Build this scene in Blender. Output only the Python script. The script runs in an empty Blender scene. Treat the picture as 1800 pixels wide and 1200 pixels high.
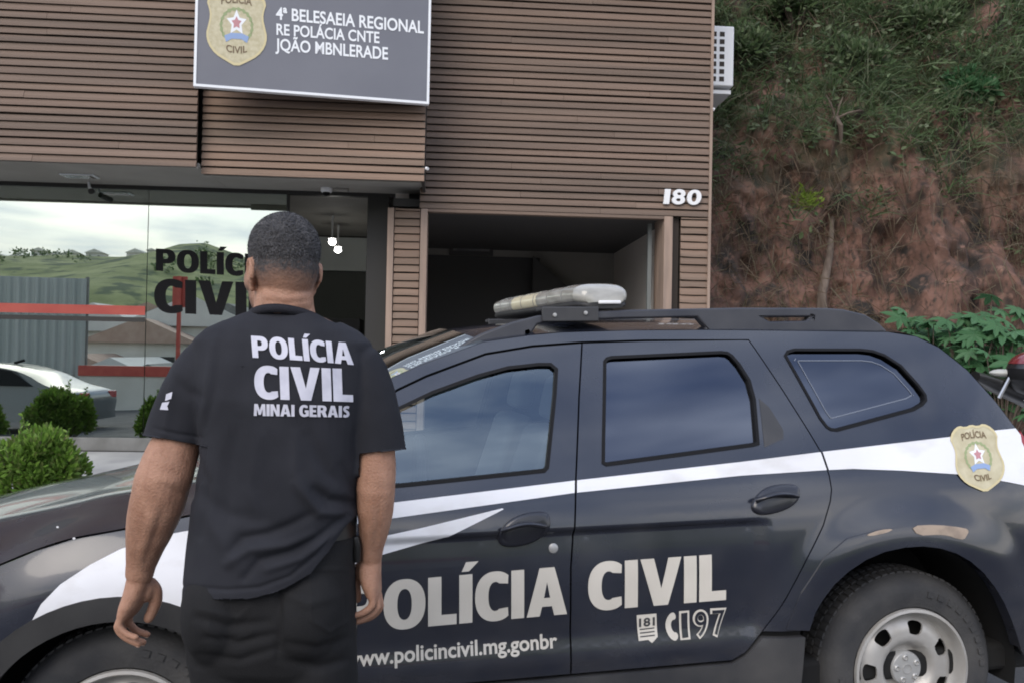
import bpy, bmesh, math, random
from mathutils import Vector, Matrix, noise
from mathutils.bvhtree import BVHTree
from mathutils.geometry import delaunay_2d_cdt
R = math.radians
rnd = random.Random(7)
scene = bpy.context.scene
C = scene.collection

# ------------------------------------------------------------------ camera
CAMZ = 1.5514
FPX = 1500.0                       # focal length in pixels of the 1800 px wide photograph
PITCH, ROLL = 0.013739, R(1.1)
cam_d = bpy.data.cameras.new('camera')
cam_d.lens = 36 * FPX / 1800
cam_d.sensor_width = 36
cam_d.clip_start = 0.05
cam_d.clip_end = 2000
cam = bpy.data.objects.new('camera', cam_d)
C.objects.link(cam)
cam.matrix_world = Matrix.Translation((0, 0, CAMZ)) @ Matrix.Rotation(R(90) + PITCH, 4, 'X') @ Matrix.Rotation(ROLL, 4, 'Z')
scene.camera = cam

# ------------------------------------------------------------------ sky and sun
SUN_EL, SUN_AZ = R(38), R(205)     # azimuth clockwise from +Y: behind the camera, a little to the left
scene.view_settings.view_transform = 'Standard'
scene.view_settings.look = 'None'
scene.view_settings.exposure = 0.63
scene.view_settings.gamma = 1.0
scene.cycles.filter_width = 1.9
world = bpy.data.worlds.new('World')
scene.world = world
world.use_nodes = True
wn, wl = world.node_tree.nodes, world.node_tree.links
wn.clear()
w_out = wn.new('ShaderNodeOutputWorld')
w_bg = wn.new('ShaderNodeBackground')
w_bg.inputs['Strength'].default_value = 0.10
w_sky = wn.new('ShaderNodeTexSky')
w_sky.sky_type = 'NISHITA'
w_sky.sun_disc = False
w_sky.sun_elevation = SUN_EL
w_sky.sun_rotation = SUN_AZ
w_sky.dust_density = 2.0
w_tc = wn.new('ShaderNodeTexCoord')
w_map = wn.new('ShaderNodeMapping')
w_map.inputs['Scale'].default_value = (1.0, 1.0, 3.2)
w_no = wn.new('ShaderNodeTexNoise')
w_no.inputs['Scale'].default_value = 2.3
w_no.inputs['Detail'].default_value = 7
w_no.inputs['Roughness'].default_value = 0.55
w_no.inputs['Distortion'].default_value = 0.4
w_rmp = wn.new('ShaderNodeValToRGB')
w_rmp.color_ramp.elements[0].position = 0.33
w_rmp.color_ramp.elements[0].color = (0.25, 0.25, 0.25, 1)
w_rmp.color_ramp.elements[1].position = 0.56
w_rmp.color_ramp.elements[1].color = (1, 1, 1, 1)
w_no2 = wn.new('ShaderNodeTexNoise')
w_no2.inputs['Scale'].default_value = 3.7
w_no2.inputs['Detail'].default_value = 5
w_rmp2 = wn.new('ShaderNodeValToRGB')
w_rmp2.color_ramp.elements[0].position = 0.35
w_rmp2.color_ramp.elements[0].color = (3.9, 4.6, 6.0, 1)
w_rmp2.color_ramp.elements[1].position = 0.65
w_rmp2.color_ramp.elements[1].color = (12.5, 12.2, 11.6, 1)
w_mix = wn.new('ShaderNodeMixRGB')
wl.new(w_tc.outputs['Generated'], w_map.inputs['Vector'])
wl.new(w_map.outputs['Vector'], w_no.inputs['Vector'])
wl.new(w_map.outputs['Vector'], w_no2.inputs['Vector'])
wl.new(w_no.outputs['Fac'], w_rmp.inputs['Fac'])
wl.new(w_no2.outputs['Fac'], w_rmp2.inputs['Fac'])
wl.new(w_rmp.outputs['Color'], w_mix.inputs['Fac'])
wl.new(w_sky.outputs['Color'], w_mix.inputs['Color1'])
wl.new(w_rmp2.outputs['Color'], w_mix.inputs['Color2'])
w_sep = wn.new('ShaderNodeSeparateXYZ')            # brighter band of cloud low over the horizon
w_mr = wn.new('ShaderNodeValToRGB')
w_mr.color_ramp.elements[0].position, w_mr.color_ramp.elements[0].color = 0.02, (1.45, 1.38, 1.28, 1)
w_mr.color_ramp.elements[1].position, w_mr.color_ramp.elements[1].color = 0.50, (.80, .90, 1.13, 1)
w_mul = wn.new('ShaderNodeVectorMath')
w_mul.operation = 'MULTIPLY'
wl.new(w_tc.outputs['Generated'], w_sep.inputs[0])
wl.new(w_sep.outputs['Z'], w_mr.inputs['Fac'])
wl.new(w_mix.outputs['Color'], w_mul.inputs[0])
wl.new(w_mr.outputs['Color'], w_mul.inputs[1])
wl.new(w_mul.outputs['Vector'], w_bg.inputs['Color'])
wl.new(w_bg.outputs['Background'], w_out.inputs['Surface'])

sun_d = bpy.data.lights.new('sun', 'SUN')
sun_d.energy = 1.3
sun_d.angle = R(42)
sun_d.color = (1.0, 0.90, 0.77)
sun = bpy.data.objects.new('sun', sun_d)
C.objects.link(sun)
_sd = Vector((math.sin(SUN_AZ) * math.cos(SUN_EL), math.cos(SUN_AZ) * math.cos(SUN_EL), math.sin(SUN_EL)))
sun.rotation_euler = _sd.to_track_quat('Z', 'Y').to_euler()
sun.location = (0, 0, 30)

# ------------------------------------------------------------------ pixel rays (photograph pixels -> points at a chosen real distance)
def ray(u, v):
    cr, sr = math.cos(ROLL), math.sin(ROLL)
    a, b = u - 900, v - 600
    x = (a * cr + b * sr) / FPX
    z = -(-a * sr + b * cr) / FPX
    cp, sp = math.cos(PITCH), math.sin(PITCH)
    return Vector((x, cp - z * sp, sp + z * cp))
CAMP = Vector((0, 0, CAMZ))
def W(u, v, Y):
    d = ray(u, v)
    return CAMP + d * (Y / d.y)

# ------------------------------------------------------------------ helpers
def lerp(a, b, t): return a + (b - a) * t
def sm(a, b, x):
    t = min(1, max(0, (x - a) / (b - a)))
    return t * t * (3 - 2 * t)
def interp(pts, x):
    if x <= pts[0][0]: return pts[0][1]
    for (x0, y0), (x1, y1) in zip(pts, pts[1:]):
        if x <= x1: return lerp(y0, y1, (x - x0) / (x1 - x0))
    return pts[-1][1]
def cr_spline(pts, n=6, closed=False):
    P = [Vector(p) for p in pts]; out = []
    N = len(P)
    for i in range(N if closed else N - 1):
        if closed: p0, p1, p2, p3 = P[i - 1], P[i], P[(i + 1) % N], P[(i + 2) % N]
        else: p0, p1, p2, p3 = P[max(0, i - 1)], P[i], P[i + 1], P[min(N - 1, i + 2)]
        for k in range(n):
            t = k / n
            out.append(0.5 * ((2 * p1) + (p2 - p0) * t + (2 * p0 - 5 * p1 + 4 * p2 - p3) * t * t + (3 * p1 - p0 - 3 * p2 + p3) * t ** 3))
    if not closed: out.append(P[-1])
    return out
def chaikin(pts, n=2, closed=True):
    P = [tuple(p) for p in pts]
    for _ in range(n):
        Q = []
        N = len(P)
        for i in range(N if closed else N - 1):
            a, b = P[i], P[(i + 1) % N]
            Q.append(tuple(lerp(p, q, .25) for p, q in zip(a, b)))
            Q.append(tuple(lerp(p, q, .75) for p, q in zip(a, b)))
        if not closed: Q = [P[0]] + Q + [P[-1]]
        P = Q
    return P
def area2(p): return sum(p[i][0] * p[(i + 1) % len(p)][1] - p[(i + 1) % len(p)][0] * p[i][1] for i in range(len(p))) / 2
def inset(poly, d):
    P = [Vector((p[0], p[1])) for p in poly]
    if area2(poly) < 0: P.reverse()
    out = []; N = len(P)
    for i in range(N):
        e1 = (P[i] - P[i - 1]); e2 = (P[(i + 1) % N] - P[i])
        if e1.length < 1e-7 or e2.length < 1e-7: continue
        e1.normalize(); e2.normalize()
        n1, n2 = Vector((-e1.y, e1.x)), Vector((-e2.y, e2.x))
        m = n1 + n2
        if m.length < 1e-4: m = n1.copy()
        m.normalize()
        out.append(tuple(P[i] + m * (d / max(.5, m.dot(n1)))))
    return out
def dense(poly, step):
    out = []
    for i in range(len(poly)):
        a, b = Vector(poly[i][:2]), Vector(poly[(i + 1) % len(poly)][:2])
        n = max(1, int(math.ceil((b - a).length / step)))
        for k in range(n): out.append(tuple(a.lerp(b, k / n)))
    return out
def inpoly(p, poly):
    x, y = p; c = False; j = len(poly) - 1
    for i in range(len(poly)):
        xi, yi = poly[i]; xj, yj = poly[j]
        if (yi > y) != (yj > y) and x < (xj - xi) * (y - yi) / (yj - yi) + xi: c = not c
        j = i
    return c
def fill2d(outline, holes=(), step=.03, clip=None, lines=()):
    """triangulated sheet of a 2-D outline with holes and inner points -> verts, tris (ccw)"""
    loops = [dense(outline, step)] + [dense(h, step) for h in holes]
    vs, es = [], []
    for L in loops:
        s = len(vs)
        vs += [Vector(p) for p in L]
        es += [(s + i, s + (i + 1) % len(L)) for i in range(len(L))]
    for cpoly in clip or ():
        s = len(vs); L = dense(cpoly, step)
        vs += [Vector(p) for p in L]
        es += [(s + i, s + (i + 1) % len(L)) for i in range(len(L))]
    for ln in lines:
        s = len(vs); vs += [Vector(p) for p in ln]; es += [(s + i, s + i + 1) for i in range(len(ln) - 1)]
    xs = [p[0] for p in loops[0]]; ys = [p[1] for p in loops[0]]
    cell = {}
    for p in vs: cell.setdefault((int(p[0] // step), int(p[1] // step)), []).append(p)
    x = min(xs) + step * .5; r = 0
    while x < max(xs):
        y = min(ys) + step * (.5 if r % 2 else .25); r += 1
        while y < max(ys):
            if inpoly((x, y), loops[0]) and not any(inpoly((x, y), h) for h in loops[1:]):
                ci, cj = int(x // step), int(y // step)
                if all((q[0] - x) ** 2 + (q[1] - y) ** 2 > (step * .55) ** 2 for i in (-1, 0, 1) for j in (-1, 0, 1) for q in cell.get((ci + i, cj + j), ())):
                    vs.append(Vector((x, y)))
            y += step
        x += step
    ov, oe, of, *_ = delaunay_2d_cdt(vs, es, [], 0, 1e-6)
    tris = []
    for f in of:
        c = (sum(ov[i][0] for i in f) / 3, sum(ov[i][1] for i in f) / 3)
        if not inpoly(c, loops[0]) or any(inpoly(c, h) for h in loops[1:]): continue
        if clip and not any(inpoly(c, q) for q in clip): continue
        a, b, d = (ov[i] for i in f)
        if (b[0] - a[0]) * (d[1] - a[1]) - (b[1] - a[1]) * (d[0] - a[0]) < 0: f = f[::-1]
        tris.append(tuple(f))
    used = sorted({i for f in tris for i in f}); mp = {o: n for n, o in enumerate(used)}
    return [(ov[i][0], ov[i][1]) for i in used], [tuple(mp[i] for i in f) for f in tris]
def boundary(faces):
    cnt = {}
    for f in faces:
        for i in range(len(f)):
            a, b = f[i], f[(i + 1) % len(f)]
            if (b, a) in cnt: del cnt[(b, a)]
            else: cnt[(a, b)] = 1
    return list(cnt)

class MB:
    def __init__(s): s.v = []; s.f = []
    def add(s, v, f):
        o = len(s.v); s.v += [Vector(p) for p in v]; s.f += [tuple(i + o for i in q) for q in f]; return s
    def box(s, x0, x1, y0, y1, z0, z1):
        return s.add([(x0, y0, z0), (x1, y0, z0), (x1, y1, z0), (x0, y1, z0), (x0, y0, z1), (x1, y0, z1), (x1, y1, z1), (x0, y1, z1)],
                     [(3, 2, 1, 0), (4, 5, 6, 7), (0, 1, 5, 4), (1, 2, 6, 5), (2, 3, 7, 6), (3, 0, 4, 7)])
    def loft(s, rings, cap=True, closed=True):
        n = len(rings[0]); v = [p for r in rings for p in r]; f = []
        for i in range(len(rings) - 1):
            for j in range(n if closed else n - 1):
                k = (j + 1) % n
                f.append((i * n + j, i * n + k, (i + 1) * n + k, (i + 1) * n + j))
        if cap and closed:
            f.append(tuple(range(n - 1, -1, -1))); f.append(tuple(range((len(rings) - 1) * n, len(rings) * n)))
        return s.add(v, f)
    def tube(s, path, rad, seg=10, cap=True, flat=None):
        P = [Vector(p) for p in path]; rings = []
        rads = rad if isinstance(rad, (list, tuple)) else [rad] * len(P)
        up = None
        for i, p in enumerate(P):
            t = (P[min(i + 1, len(P) - 1)] - P[max(i - 1, 0)]).normalized()
            if up is None: up = Vector((0, 0, 1)) if abs(t.z) < .9 else Vector((0, 1, 0))
            x = t.cross(up).normalized(); y = x.cross(t).normalized(); up = y
            r = rads[i]; rx, ry = r if isinstance(r, (tuple, list)) else (r, r)
            rings.append([p + x * rx * math.cos(2 * math.pi * k / seg) + y * ry * math.sin(2 * math.pi * k / seg) for k in range(seg)])
        return s.loft(rings, cap)
    def ell(s, c, r, seg=24, rings=14, rot=None):
        c = Vector(c); v, f = [], []
        M = rot or Matrix.Identity(3)
        r = r if isinstance(r, (tuple, list)) else (r, r, r)
        L = []
        for i in range(1, rings):
            th = math.pi * i / rings
            L.append([c + M @ Vector((r[0] * math.sin(th) * math.cos(2 * math.pi * k / seg), r[1] * math.sin(th) * math.sin(2 * math.pi * k / seg), -r[2] * math.cos(th))) for k in range(seg)])
        return s.loft(L)
    def lathe(s, prof, c=(0, 0, 0), axis='Y', seg=48, cap=False):
        c = Vector(c); rings = []
        for r, h in prof:
            ring = []
            for k in range(seg):
                a = 2 * math.pi * k / seg
                p = {'Y': Vector((r * math.cos(a), h, r * math.sin(a))), 'Z': Vector((r * math.cos(a), r * math.sin(a), h)), 'X': Vector((h, r * math.cos(a), r * math.sin(a)))}[axis]
                ring.append(c + p)
            rings.append(ring)
        return s.loft(rings, cap)
    def prism(s, poly, fn, a, b):
        """2-D outline -> solid; fn(p, h) gives the 3-D point at height h"""
        n = len(poly)
        if area2(poly) < 0: poly = poly[::-1]
        v = [fn(p, a) for p in poly] + [fn(p, b) for p in poly]
        f = [tuple(range(n - 1, -1, -1)), tuple(range(n, 2 * n))] + [(i, (i + 1) % n, n + (i + 1) % n, n + i) for i in range(n)]
        return s.add(v, f)
    def build(s, name, mat, parent=None, smooth=40, bevel=0, bseg=2, fixn=True):
        me = bpy.data.meshes.new(name)
        org = parent.get('_org') if parent is not None else None
        me.from_pydata([tuple(p) for p in s.v] if org is None else [(p[0] - org[0], p[1] - org[1], p[2] - org[2]) for p in s.v], [], s.f)
        if fixn:
            bm = bmesh.new(); bm.from_mesh(me)
            bmesh.ops.remove_doubles(bm, verts=bm.verts, dist=1e-5)
            bmesh.ops.recalc_face_normals(bm, faces=bm.faces)
            bm.to_mesh(me); bm.free()
        if mat: me.materials.append(mat)
        if smooth:
            me.polygons.foreach_set('use_smooth', [True] * len(me.polygons))
            me.set_sharp_from_angle(angle=R(smooth))
        o = bpy.data.objects.new(name, me); C.objects.link(o)
        if parent is not None:
            o.parent = parent
            if org is not None: o['_org'] = org
        if bevel:
            b = o.modifiers.new('bevel', 'BEVEL'); b.width = bevel; b.segments = bseg; b.limit_method = 'ANGLE'; b.angle_limit = R(40)
        return o

def thing(name, label, cat, loc=(0, 0, 0), rotz=0, group=None, M=None, world_coords=False):
    o = bpy.data.objects.new(name, None); C.objects.link(o)
    o.empty_display_size = .1
    if M is not None: o.matrix_world = M
    else: o.location = loc; o.rotation_euler = (0, 0, rotz)
    if world_coords: o['_org'] = tuple(loc)
    o['label'] = label; o['category'] = cat
    if group: o['group'] = group
    return o
def tag(o, label=None, cat=None, group=None, kind=None):
    if label: o['label'] = label
    if cat: o['category'] = cat
    if group: o['group'] = group
    if kind: o['kind'] = kind
    return o
def copy_thing(root, loc, rotz, label, scale=None):
    r = root.copy(); C.objects.link(r); r.location = loc; r.rotation_euler = (0, 0, rotz); r['label'] = label
    if scale: r.scale = scale
    for ch in list(root.children):
        c = ch.copy(); C.objects.link(c); c.parent = r
        for g in ch.children:
            d = g.copy(); C.objects.link(d); d.parent = c
    return r

# ------------------------------------------------------------------ text as flat meshes
def text2d(s, bold=0.0, align='LEFT', spacing=1.0, shear=0.0):
    cu = bpy.data.curves.new('lettering', 'FONT')
    cu.body = s; cu.size = 1; cu.offset = bold; cu.align_x = align; cu.space_character = spacing; cu.shear = shear
    cu.resolution_u = 5
    o = bpy.data.objects.new('lettering', cu); C.objects.link(o)
    dg = bpy.context.evaluated_depsgraph_get()
    me = bpy.data.meshes.new_from_object(o.evaluated_get(dg))
    v = [(p.co.x, p.co.y) for p in me.vertices]; f = [tuple(p.vertices) for p in me.polygons]
    bpy.data.objects.remove(o); bpy.data.curves.remove(cu); bpy.data.meshes.remove(me)
    return v, f
_cap = None
def fit_text(s, bold, quad_fn, spacing=1.0, shear=0.0, cut=None, cap=True):
    """text with its baseline on 0 and its capitals 1 high, 0..1 wide; quad_fn maps (s, t) to 3-D"""
    global _cap
    v, f = text2d(s, bold, spacing=spacing, shear=shear)
    hv, _ = text2d('H', bold)
    y0, y1 = min(p[1] for p in hv), max(p[1] for p in hv)
    x0, x1 = min(p[0] for p in v), max(p[0] for p in v)
    bm = bmesh.new()
    vv = [bm.verts.new(((p[0] - x0) / (x1 - x0), (p[1] - y0) / (y1 - y0), 0)) for p in v]
    for q in f:
        try: bm.faces.new([vv[i] for i in q])
        except ValueError: pass
    if cut:
        nx, ny = cut
        for k in range(1, nx):
            bmesh.ops.bisect_plane(bm, geom=bm.verts[:] + bm.edges[:] + bm.faces[:], plane_co=(k / nx, 0, 0), plane_no=(1, 0, 0))
        for k in range(-1, ny + 2):
            bmesh.ops.bisect_plane(bm, geom=bm.verts[:] + bm.edges[:] + bm.faces[:], plane_co=(0, k / ny, 0), plane_no=(0, 1, 0))
    bmesh.ops.triangulate(bm, faces=bm.faces[:])
    bm.verts.index_update()
    m = MB().add([quad_fn(p.co.x, p.co.y) for p in bm.verts], [tuple(q.index for q in p.verts) for p in bm.faces])
    bm.free()
    return m
def bil(bl, br, tl, tr):
    bl, br, tl, tr = (Vector(p) for p in (bl, br, tl, tr))
    return lambda s, t: bl.lerp(br, s).lerp(tl.lerp(tr, s), t)

# ------------------------------------------------------------------ materials
def mat(name, col, rough=.6, metal=0, col2=None, nscale=6, ndet=6, bump=0, bscale=40, coat=0, spec=.5, island=None, stretch=None, contrast=(.35, .65), emit=0, rough2=None, sub=0):
    m = bpy.data.materials.new(name); m.use_nodes = True
    n, l = m.node_tree.nodes, m.node_tree.links
    b = n['Principled BSDF']
    b.inputs['Base Color'].default_value = (*col, 1); b.inputs['Roughness'].default_value = rough
    b.inputs['Metallic'].default_value = metal; b.inputs['Specular IOR Level'].default_value = spec
    if coat: b.inputs['Coat Weight'].default_value = coat; b.inputs['Coat Roughness'].default_value = .06
    if sub:
        b.inputs['Subsurface Weight'].default_value = sub; b.inputs['Subsurface Radius'].default_value = (.02, .008, .004); b.inputs['Subsurface Scale'].default_value = .5
    tc = n.new('ShaderNodeTexCoord'); mp = n.new('ShaderNodeMapping')
    l.new(tc.outputs['Object'], mp.inputs['Vector'])
    if stretch: mp.inputs['Scale'].default_value = stretch
    last = None
    if col2 is not None:
        no = n.new('ShaderNodeTexNoise'); no.inputs['Scale'].default_value = nscale; no.inputs['Detail'].default_value = ndet
        l.new(mp.outputs['Vector'], no.inputs['Vector'])
        rp = n.new('ShaderNodeValToRGB'); rp.color_ramp.elements[0].position = contrast[0]; rp.color_ramp.elements[1].position = contrast[1]
        rp.color_ramp.elements[0].color = (*col, 1); rp.color_ramp.elements[1].color = (*col2, 1)
        l.new(no.outputs['Fac'], rp.inputs['Fac']); last = rp.outputs['Color']
        if rough2 is not None:
            mr = n.new('ShaderNodeMapRange'); mr.inputs[1].default_value = contrast[0]; mr.inputs[2].default_value = contrast[1]; mr.inputs[3].default_value = rough; mr.inputs[4].default_value = rough2
            l.new(no.outputs['Fac'], mr.inputs['Value']); l.new(mr.outputs['Result'], b.inputs['Roughness'])
    if island is not None:            # each slat / leaf its own tone
        ge = n.new('ShaderNodeNewGeometry'); r2 = n.new('ShaderNodeValToRGB')
        k = len(island)
        while len(r2.color_ramp.elements) < k: r2.color_ramp.elements.new(.5)
        for i, c in enumerate(island): r2.color_ramp.elements[i].position = i / max(1, k - 1); r2.color_ramp.elements[i].color = (*c, 1)
        l.new(ge.outputs['Random Per Island'], r2.inputs['Fac'])
        if last is None: last = r2.outputs['Color']
        else:
            mx = n.new('ShaderNodeMixRGB'); mx.blend_type = 'MULTIPLY'; mx.inputs['Fac'].default_value = 1
            l.new(last, mx.inputs['Color1']); l.new(r2.outputs['Color'], mx.inputs['Color2']); last = mx.outputs['Color']
    if last is not None: l.new(last, b.inputs['Base Color'])
    if bump:
        nb = n.new('ShaderNodeTexNoise'); nb.inputs['Scale'].default_value = bscale; nb.inputs['Detail'].default_value = 5
        l.new(mp.outputs['Vector'], nb.inputs['Vector'])
        bu = n.new('ShaderNodeBump'); bu.inputs['Strength'].default_value = bump; bu.inputs['Distance'].default_value = .01
        l.new(nb.outputs['Fac'], bu.inputs['Height']); l.new(bu.outputs['Normal'], b.inputs['Normal'])
    if emit:
        b.inputs['Emission Color'].default_value = (*col, 1); b.inputs['Emission Strength'].default_value = emit
    return m
def glass_mat(name, tint, refl, rcol=(1, 1, 1), rough=0.01, fres=True):
    m = bpy.data.materials.new(name); m.use_nodes = True
    n, l = m.node_tree.nodes, m.node_tree.links
    n.clear()
    o = n.new('ShaderNodeOutputMaterial'); t = n.new('ShaderNodeBsdfTransparent'); g = n.new('ShaderNodeBsdfGlossy'); x = n.new('ShaderNodeMixShader')
    t.inputs['Color'].default_value = (*tint, 1); g.inputs['Color'].default_value = (*rcol, 1); g.inputs['Roughness'].default_value = rough
    if fres:
        lw = n.new('ShaderNodeLayerWeight'); lw.inputs['Blend'].default_value = .12
        mr = n.new('ShaderNodeMapRange'); mr.inputs[3].default_value = refl; mr.inputs[4].default_value = 1
        l.new(lw.outputs['Fresnel'], mr.inputs['Value']); l.new(mr.outputs['Result'], x.inputs['Fac'])
    else: x.inputs['Fac'].default_value = refl
    l.new(t.outputs[0], x.inputs[1]); l.new(g.outputs[0], x.inputs[2]); l.new(x.outputs[0], o.inputs['Surface'])
    return m
def add_wave_bump(m, scale, strength, stretch=(1, 1, 1)):
    n, l = m.node_tree.nodes, m.node_tree.links
    tc = n.new('ShaderNodeTexCoord'); mp = n.new('ShaderNodeMapping'); mp.inputs['Scale'].default_value = stretch
    no = n.new('ShaderNodeTexNoise'); no.inputs['Scale'].default_value = scale
    bu = n.new('ShaderNodeBump'); bu.inputs['Strength'].default_value = strength; bu.inputs['Distance'].default_value = .02
    l.new(tc.outputs['Object'], mp.inputs['Vector']); l.new(mp.outputs['Vector'], no.inputs['Vector']); l.new(no.outputs['Fac'], bu.inputs['Height'])
    for q in n:
        if q.type == 'BSDF_GLOSSY': l.new(bu.outputs['Normal'], q.inputs['Normal'])

M_asphalt = mat('asphalt', (.055, .055, .056), .9, col2=(.10, .098, .095), nscale=3, bump=.6, bscale=160)
M_paving = mat('concrete paving', (.30, .30, .30), .9, col2=(.42, .42, .41), nscale=2.5, bump=.3, bscale=60)
M_kerb = mat('kerb stone', (.28, .28, .27), .9, col2=(.40, .39, .37), nscale=5, bump=.3)
M_slat = mat('brown timber slats', (.80, .80, .80), .75, col2=(1.15, 1.1, 1.08), nscale=1.3, stretch=(.25, 1, 6), island=[(.150, .107, .081), (.178, .128, .097), (.163, .117, .088), (.191, .139, .106)], bump=.25, bscale=30)
M_slat2 = mat('warm timber slats', (.80, .80, .80), .75, col2=(1.15, 1.08, 1.05), nscale=1.3, stretch=(.25, 1, 6), island=[(.190, .135, .099), (.225, .161, .119), (.205, .147, .108), (.24, .174, .130)], bump=.25, bscale=30)
M_backing = mat('dark backing board', (.045, .036, .030), .9)
M_trim = mat('timber trim', (.25, .185, .145), .7, col2=(.36, .26, .20), nscale=3, stretch=(6, 6, .5), bump=.15)
M_soffit = mat('soffit paint', (.30, .285, .255), .8, col2=(.35, .33, .30), nscale=2)
M_grey = mat('grey plinth', (.14, .14, .13), .85, col2=(.2, .2, .19), nscale=5)
M_intwall = mat('interior wall', (.68, .62, .56), .85, col2=(.72, .66, .60), nscale=2)
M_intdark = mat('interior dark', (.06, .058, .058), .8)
M_intlit = mat('painted lit interior wall', (.62, .64, .62), .8)  # pale tone that paints lamplight onto the reception wall
M_frame_dark = mat('dark metal frame', (.025, .024, .022), .5)
M_glass = glass_mat('shop glass', (.55, .6, .55), .62, (.80, .87, .82), .0)
add_wave_bump(M_glass, .6, .012)
M_white = mat('white paint', (.78, .78, .78), .5)
M_lamp = mat('lamp glow', (1, .98, .92), .5, emit=14)
M_panelgrey = mat('sign panel grey', (.135, .14, .165), .45, col2=(.155, .16, .185), nscale=1.5)
M_signwhite = mat('sign lettering white', (.80, .82, .84), .5)
M_gold = mat('badge gold', (.46, .41, .26), .55, col2=(.57, .52, .36), nscale=25)
M_goldrim = mat('badge rim', (.60, .52, .30), .5)
M_badgegreen = mat('badge green', (.30, .36, .18), .6)
M_badgered = mat('badge red', (.50, .24, .26), .6)
M_badgeblue = mat('badge blue', (.26, .36, .58), .6)
M_badgeink = mat('badge ink', (.16, .11, .06), .6)
M_black = mat('black lettering', (.008, .008, .009), .7, spec=.15)
M_redband = mat('red band', (.40, .06, .045), .5, col2=(.46, .085, .06), nscale=4)
M_lens = mat('clear lens', (.40, .39, .355), .14, col2=(.26, .255, .225), nscale=9, stretch=(1, 1, 3), coat=.6)
M_lens2 = mat('yellowed lens', (.66, .60, .42), .2, coat=.5)
# heavy sans capitals drawn for the POLÍCIA CIVIL lettering (cap height 1)
def arc(cx, cy, rx, ry, a0, a1, n=14, p=.88):
    out = []
    for i in range(n + 1):
        a = R(lerp(a0, a1, i / n)); c, s = math.cos(a), math.sin(a)
        out.append((cx + rx * abs(c) ** p * (1 if c >= 0 else -1), cy + ry * abs(s) ** p * (1 if s >= 0 else -1)))
    return out
def stroke(path, w):
    L, Rr = [], []
    for i, p in enumerate(path):
        t = (Vector(path[min(i + 1, len(path) - 1)]) - Vector(path[max(i - 1, 0)])).normalized()
        L.append((p[0] - t.y * w / 2, p[1] + t.x * w / 2)); Rr.append((p[0] + t.y * w / 2, p[1] - t.x * w / 2))
    return L + Rr[::-1]
GL = {
 'I': (.27, [([(0, 0), (.27, 0), (.27, 1), (0, 1)], [])]),
 'Í': (.27, [([(0, 0), (.27, 0), (.27, 1), (0, 1)], []), ([(.05, 1.06), (.20, 1.06), (.40, 1.25), (.14, 1.25)], [])]),
 'L': (.58, [([(0, 0), (.58, 0), (.58, .215), (.27, .215), (.27, 1), (0, 1)], [])]),
 'O': (.84, [(arc(.42, .5, .42, .515, 0, 352, 45), [arc(.42, .5, .145, .315, 0, 350, 30)])]),
 'C': (.70, [(arc(.42, .5, .42, .515, 52, 308, 30) + [(.685, .255)] + arc(.42, .5, .145, .300, 300, 60, 20) + [(.685, .745)], [])]),
 'P': (.74, [([(0, 0), (0, 1), (.40, 1)] + arc(.40, .675, .34, .325, 84, -84, 14) + [(.40, .35), (.27, .35), (.27, 0)], [[(.27, .80), (.37, .80)] + arc(.37, .675, .10, .125, 80, -80, 8) + [(.37, .55), (.27, .55)]])]),
 'R': (.80, [([(0, 0), (0, 1), (.42, 1)] + arc(.42, .70, .34, .30, 84, -50, 12) + [(.80, 0), (.51, 0), (.35, .37), (.27, .37), (.27, 0)], [[(.27, .81), (.38, .81)] + arc(.38, .695, .10, .115, 80, -80, 8) + [(.38, .58), (.27, .58)]])]),
 'A': (.86, [([(0, 0), (.27, 1), (.59, 1), (.86, 0), (.585, 0), (.535, .195), (.325, .195), (.275, 0)], [[(.365, .375), (.495, .375), (.43, .70)]])]),
 'V': (.86, [([(0, 1), (.28, 0), (.58, 0), (.86, 1), (.585, 1), (.435, .36), (.285, 1)], [])]),
 'M': (1.0, [([(0, 0), (.05, 1), (.33, 1), (.50, .48), (.67, 1), (.95, 1), (1, 0), (.75, 0), (.73, .58), (.59, .10), (.41, .10), (.27, .58), (.25, 0)], [])]),
 'N': (.77, [([(0, 0), (0, 1), (.27, 1), (.52, .45), (.52, 1), (.77, 1), (.77, 0), (.51, 0), (.25, .56), (.25, 0)], [])]),
 'E': (.60, [([(0, 0), (0, 1), (.58, 1), (.58, .80), (.27, .80), (.27, .60), (.54, .60), (.54, .40), (.27, .40), (.27, .20), (.60, .20), (.60, 0)], [])]),
 'G': (.80, [(arc(.42, .5, .42, .515, 52, 290, 28) + [(.80, .07), (.80, .56), (.45, .56), (.45, .37), (.545, .37), (.545, .215)] + arc(.42, .5, .145, .300, 290, 60, 20) + [(.70, .745)], [])]),
 'S': (.60, [(stroke([(.53, .86), (.38, .90), (.22, .87), (.14, .74), (.20, .61), (.32, .52), (.43, .42), (.46, .27), (.38, .14), (.22, .10), (.06, .15)], .235), [])]),
 ' ': (.28, []),
}
def fit_glyphs(s, fn, step=.12, gap=.055, wk=1.0):
    x = 0; parts = []
    for ch in s:
        w, pcs = GL[ch]
        for o_, hs in pcs: parts.append(([(p[0] + x, p[1]) for p in o_], [[(p[0] + x, p[1]) for p in h_] for h_ in hs]))
        x += w + gap
    tot = x - gap; m = MB()
    for o_, hs in parts:
        v, t = fill2d(o_, hs, step)
        m.add([fn(p[0] / tot, p[1]) for p in v], t)
    return m
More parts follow.
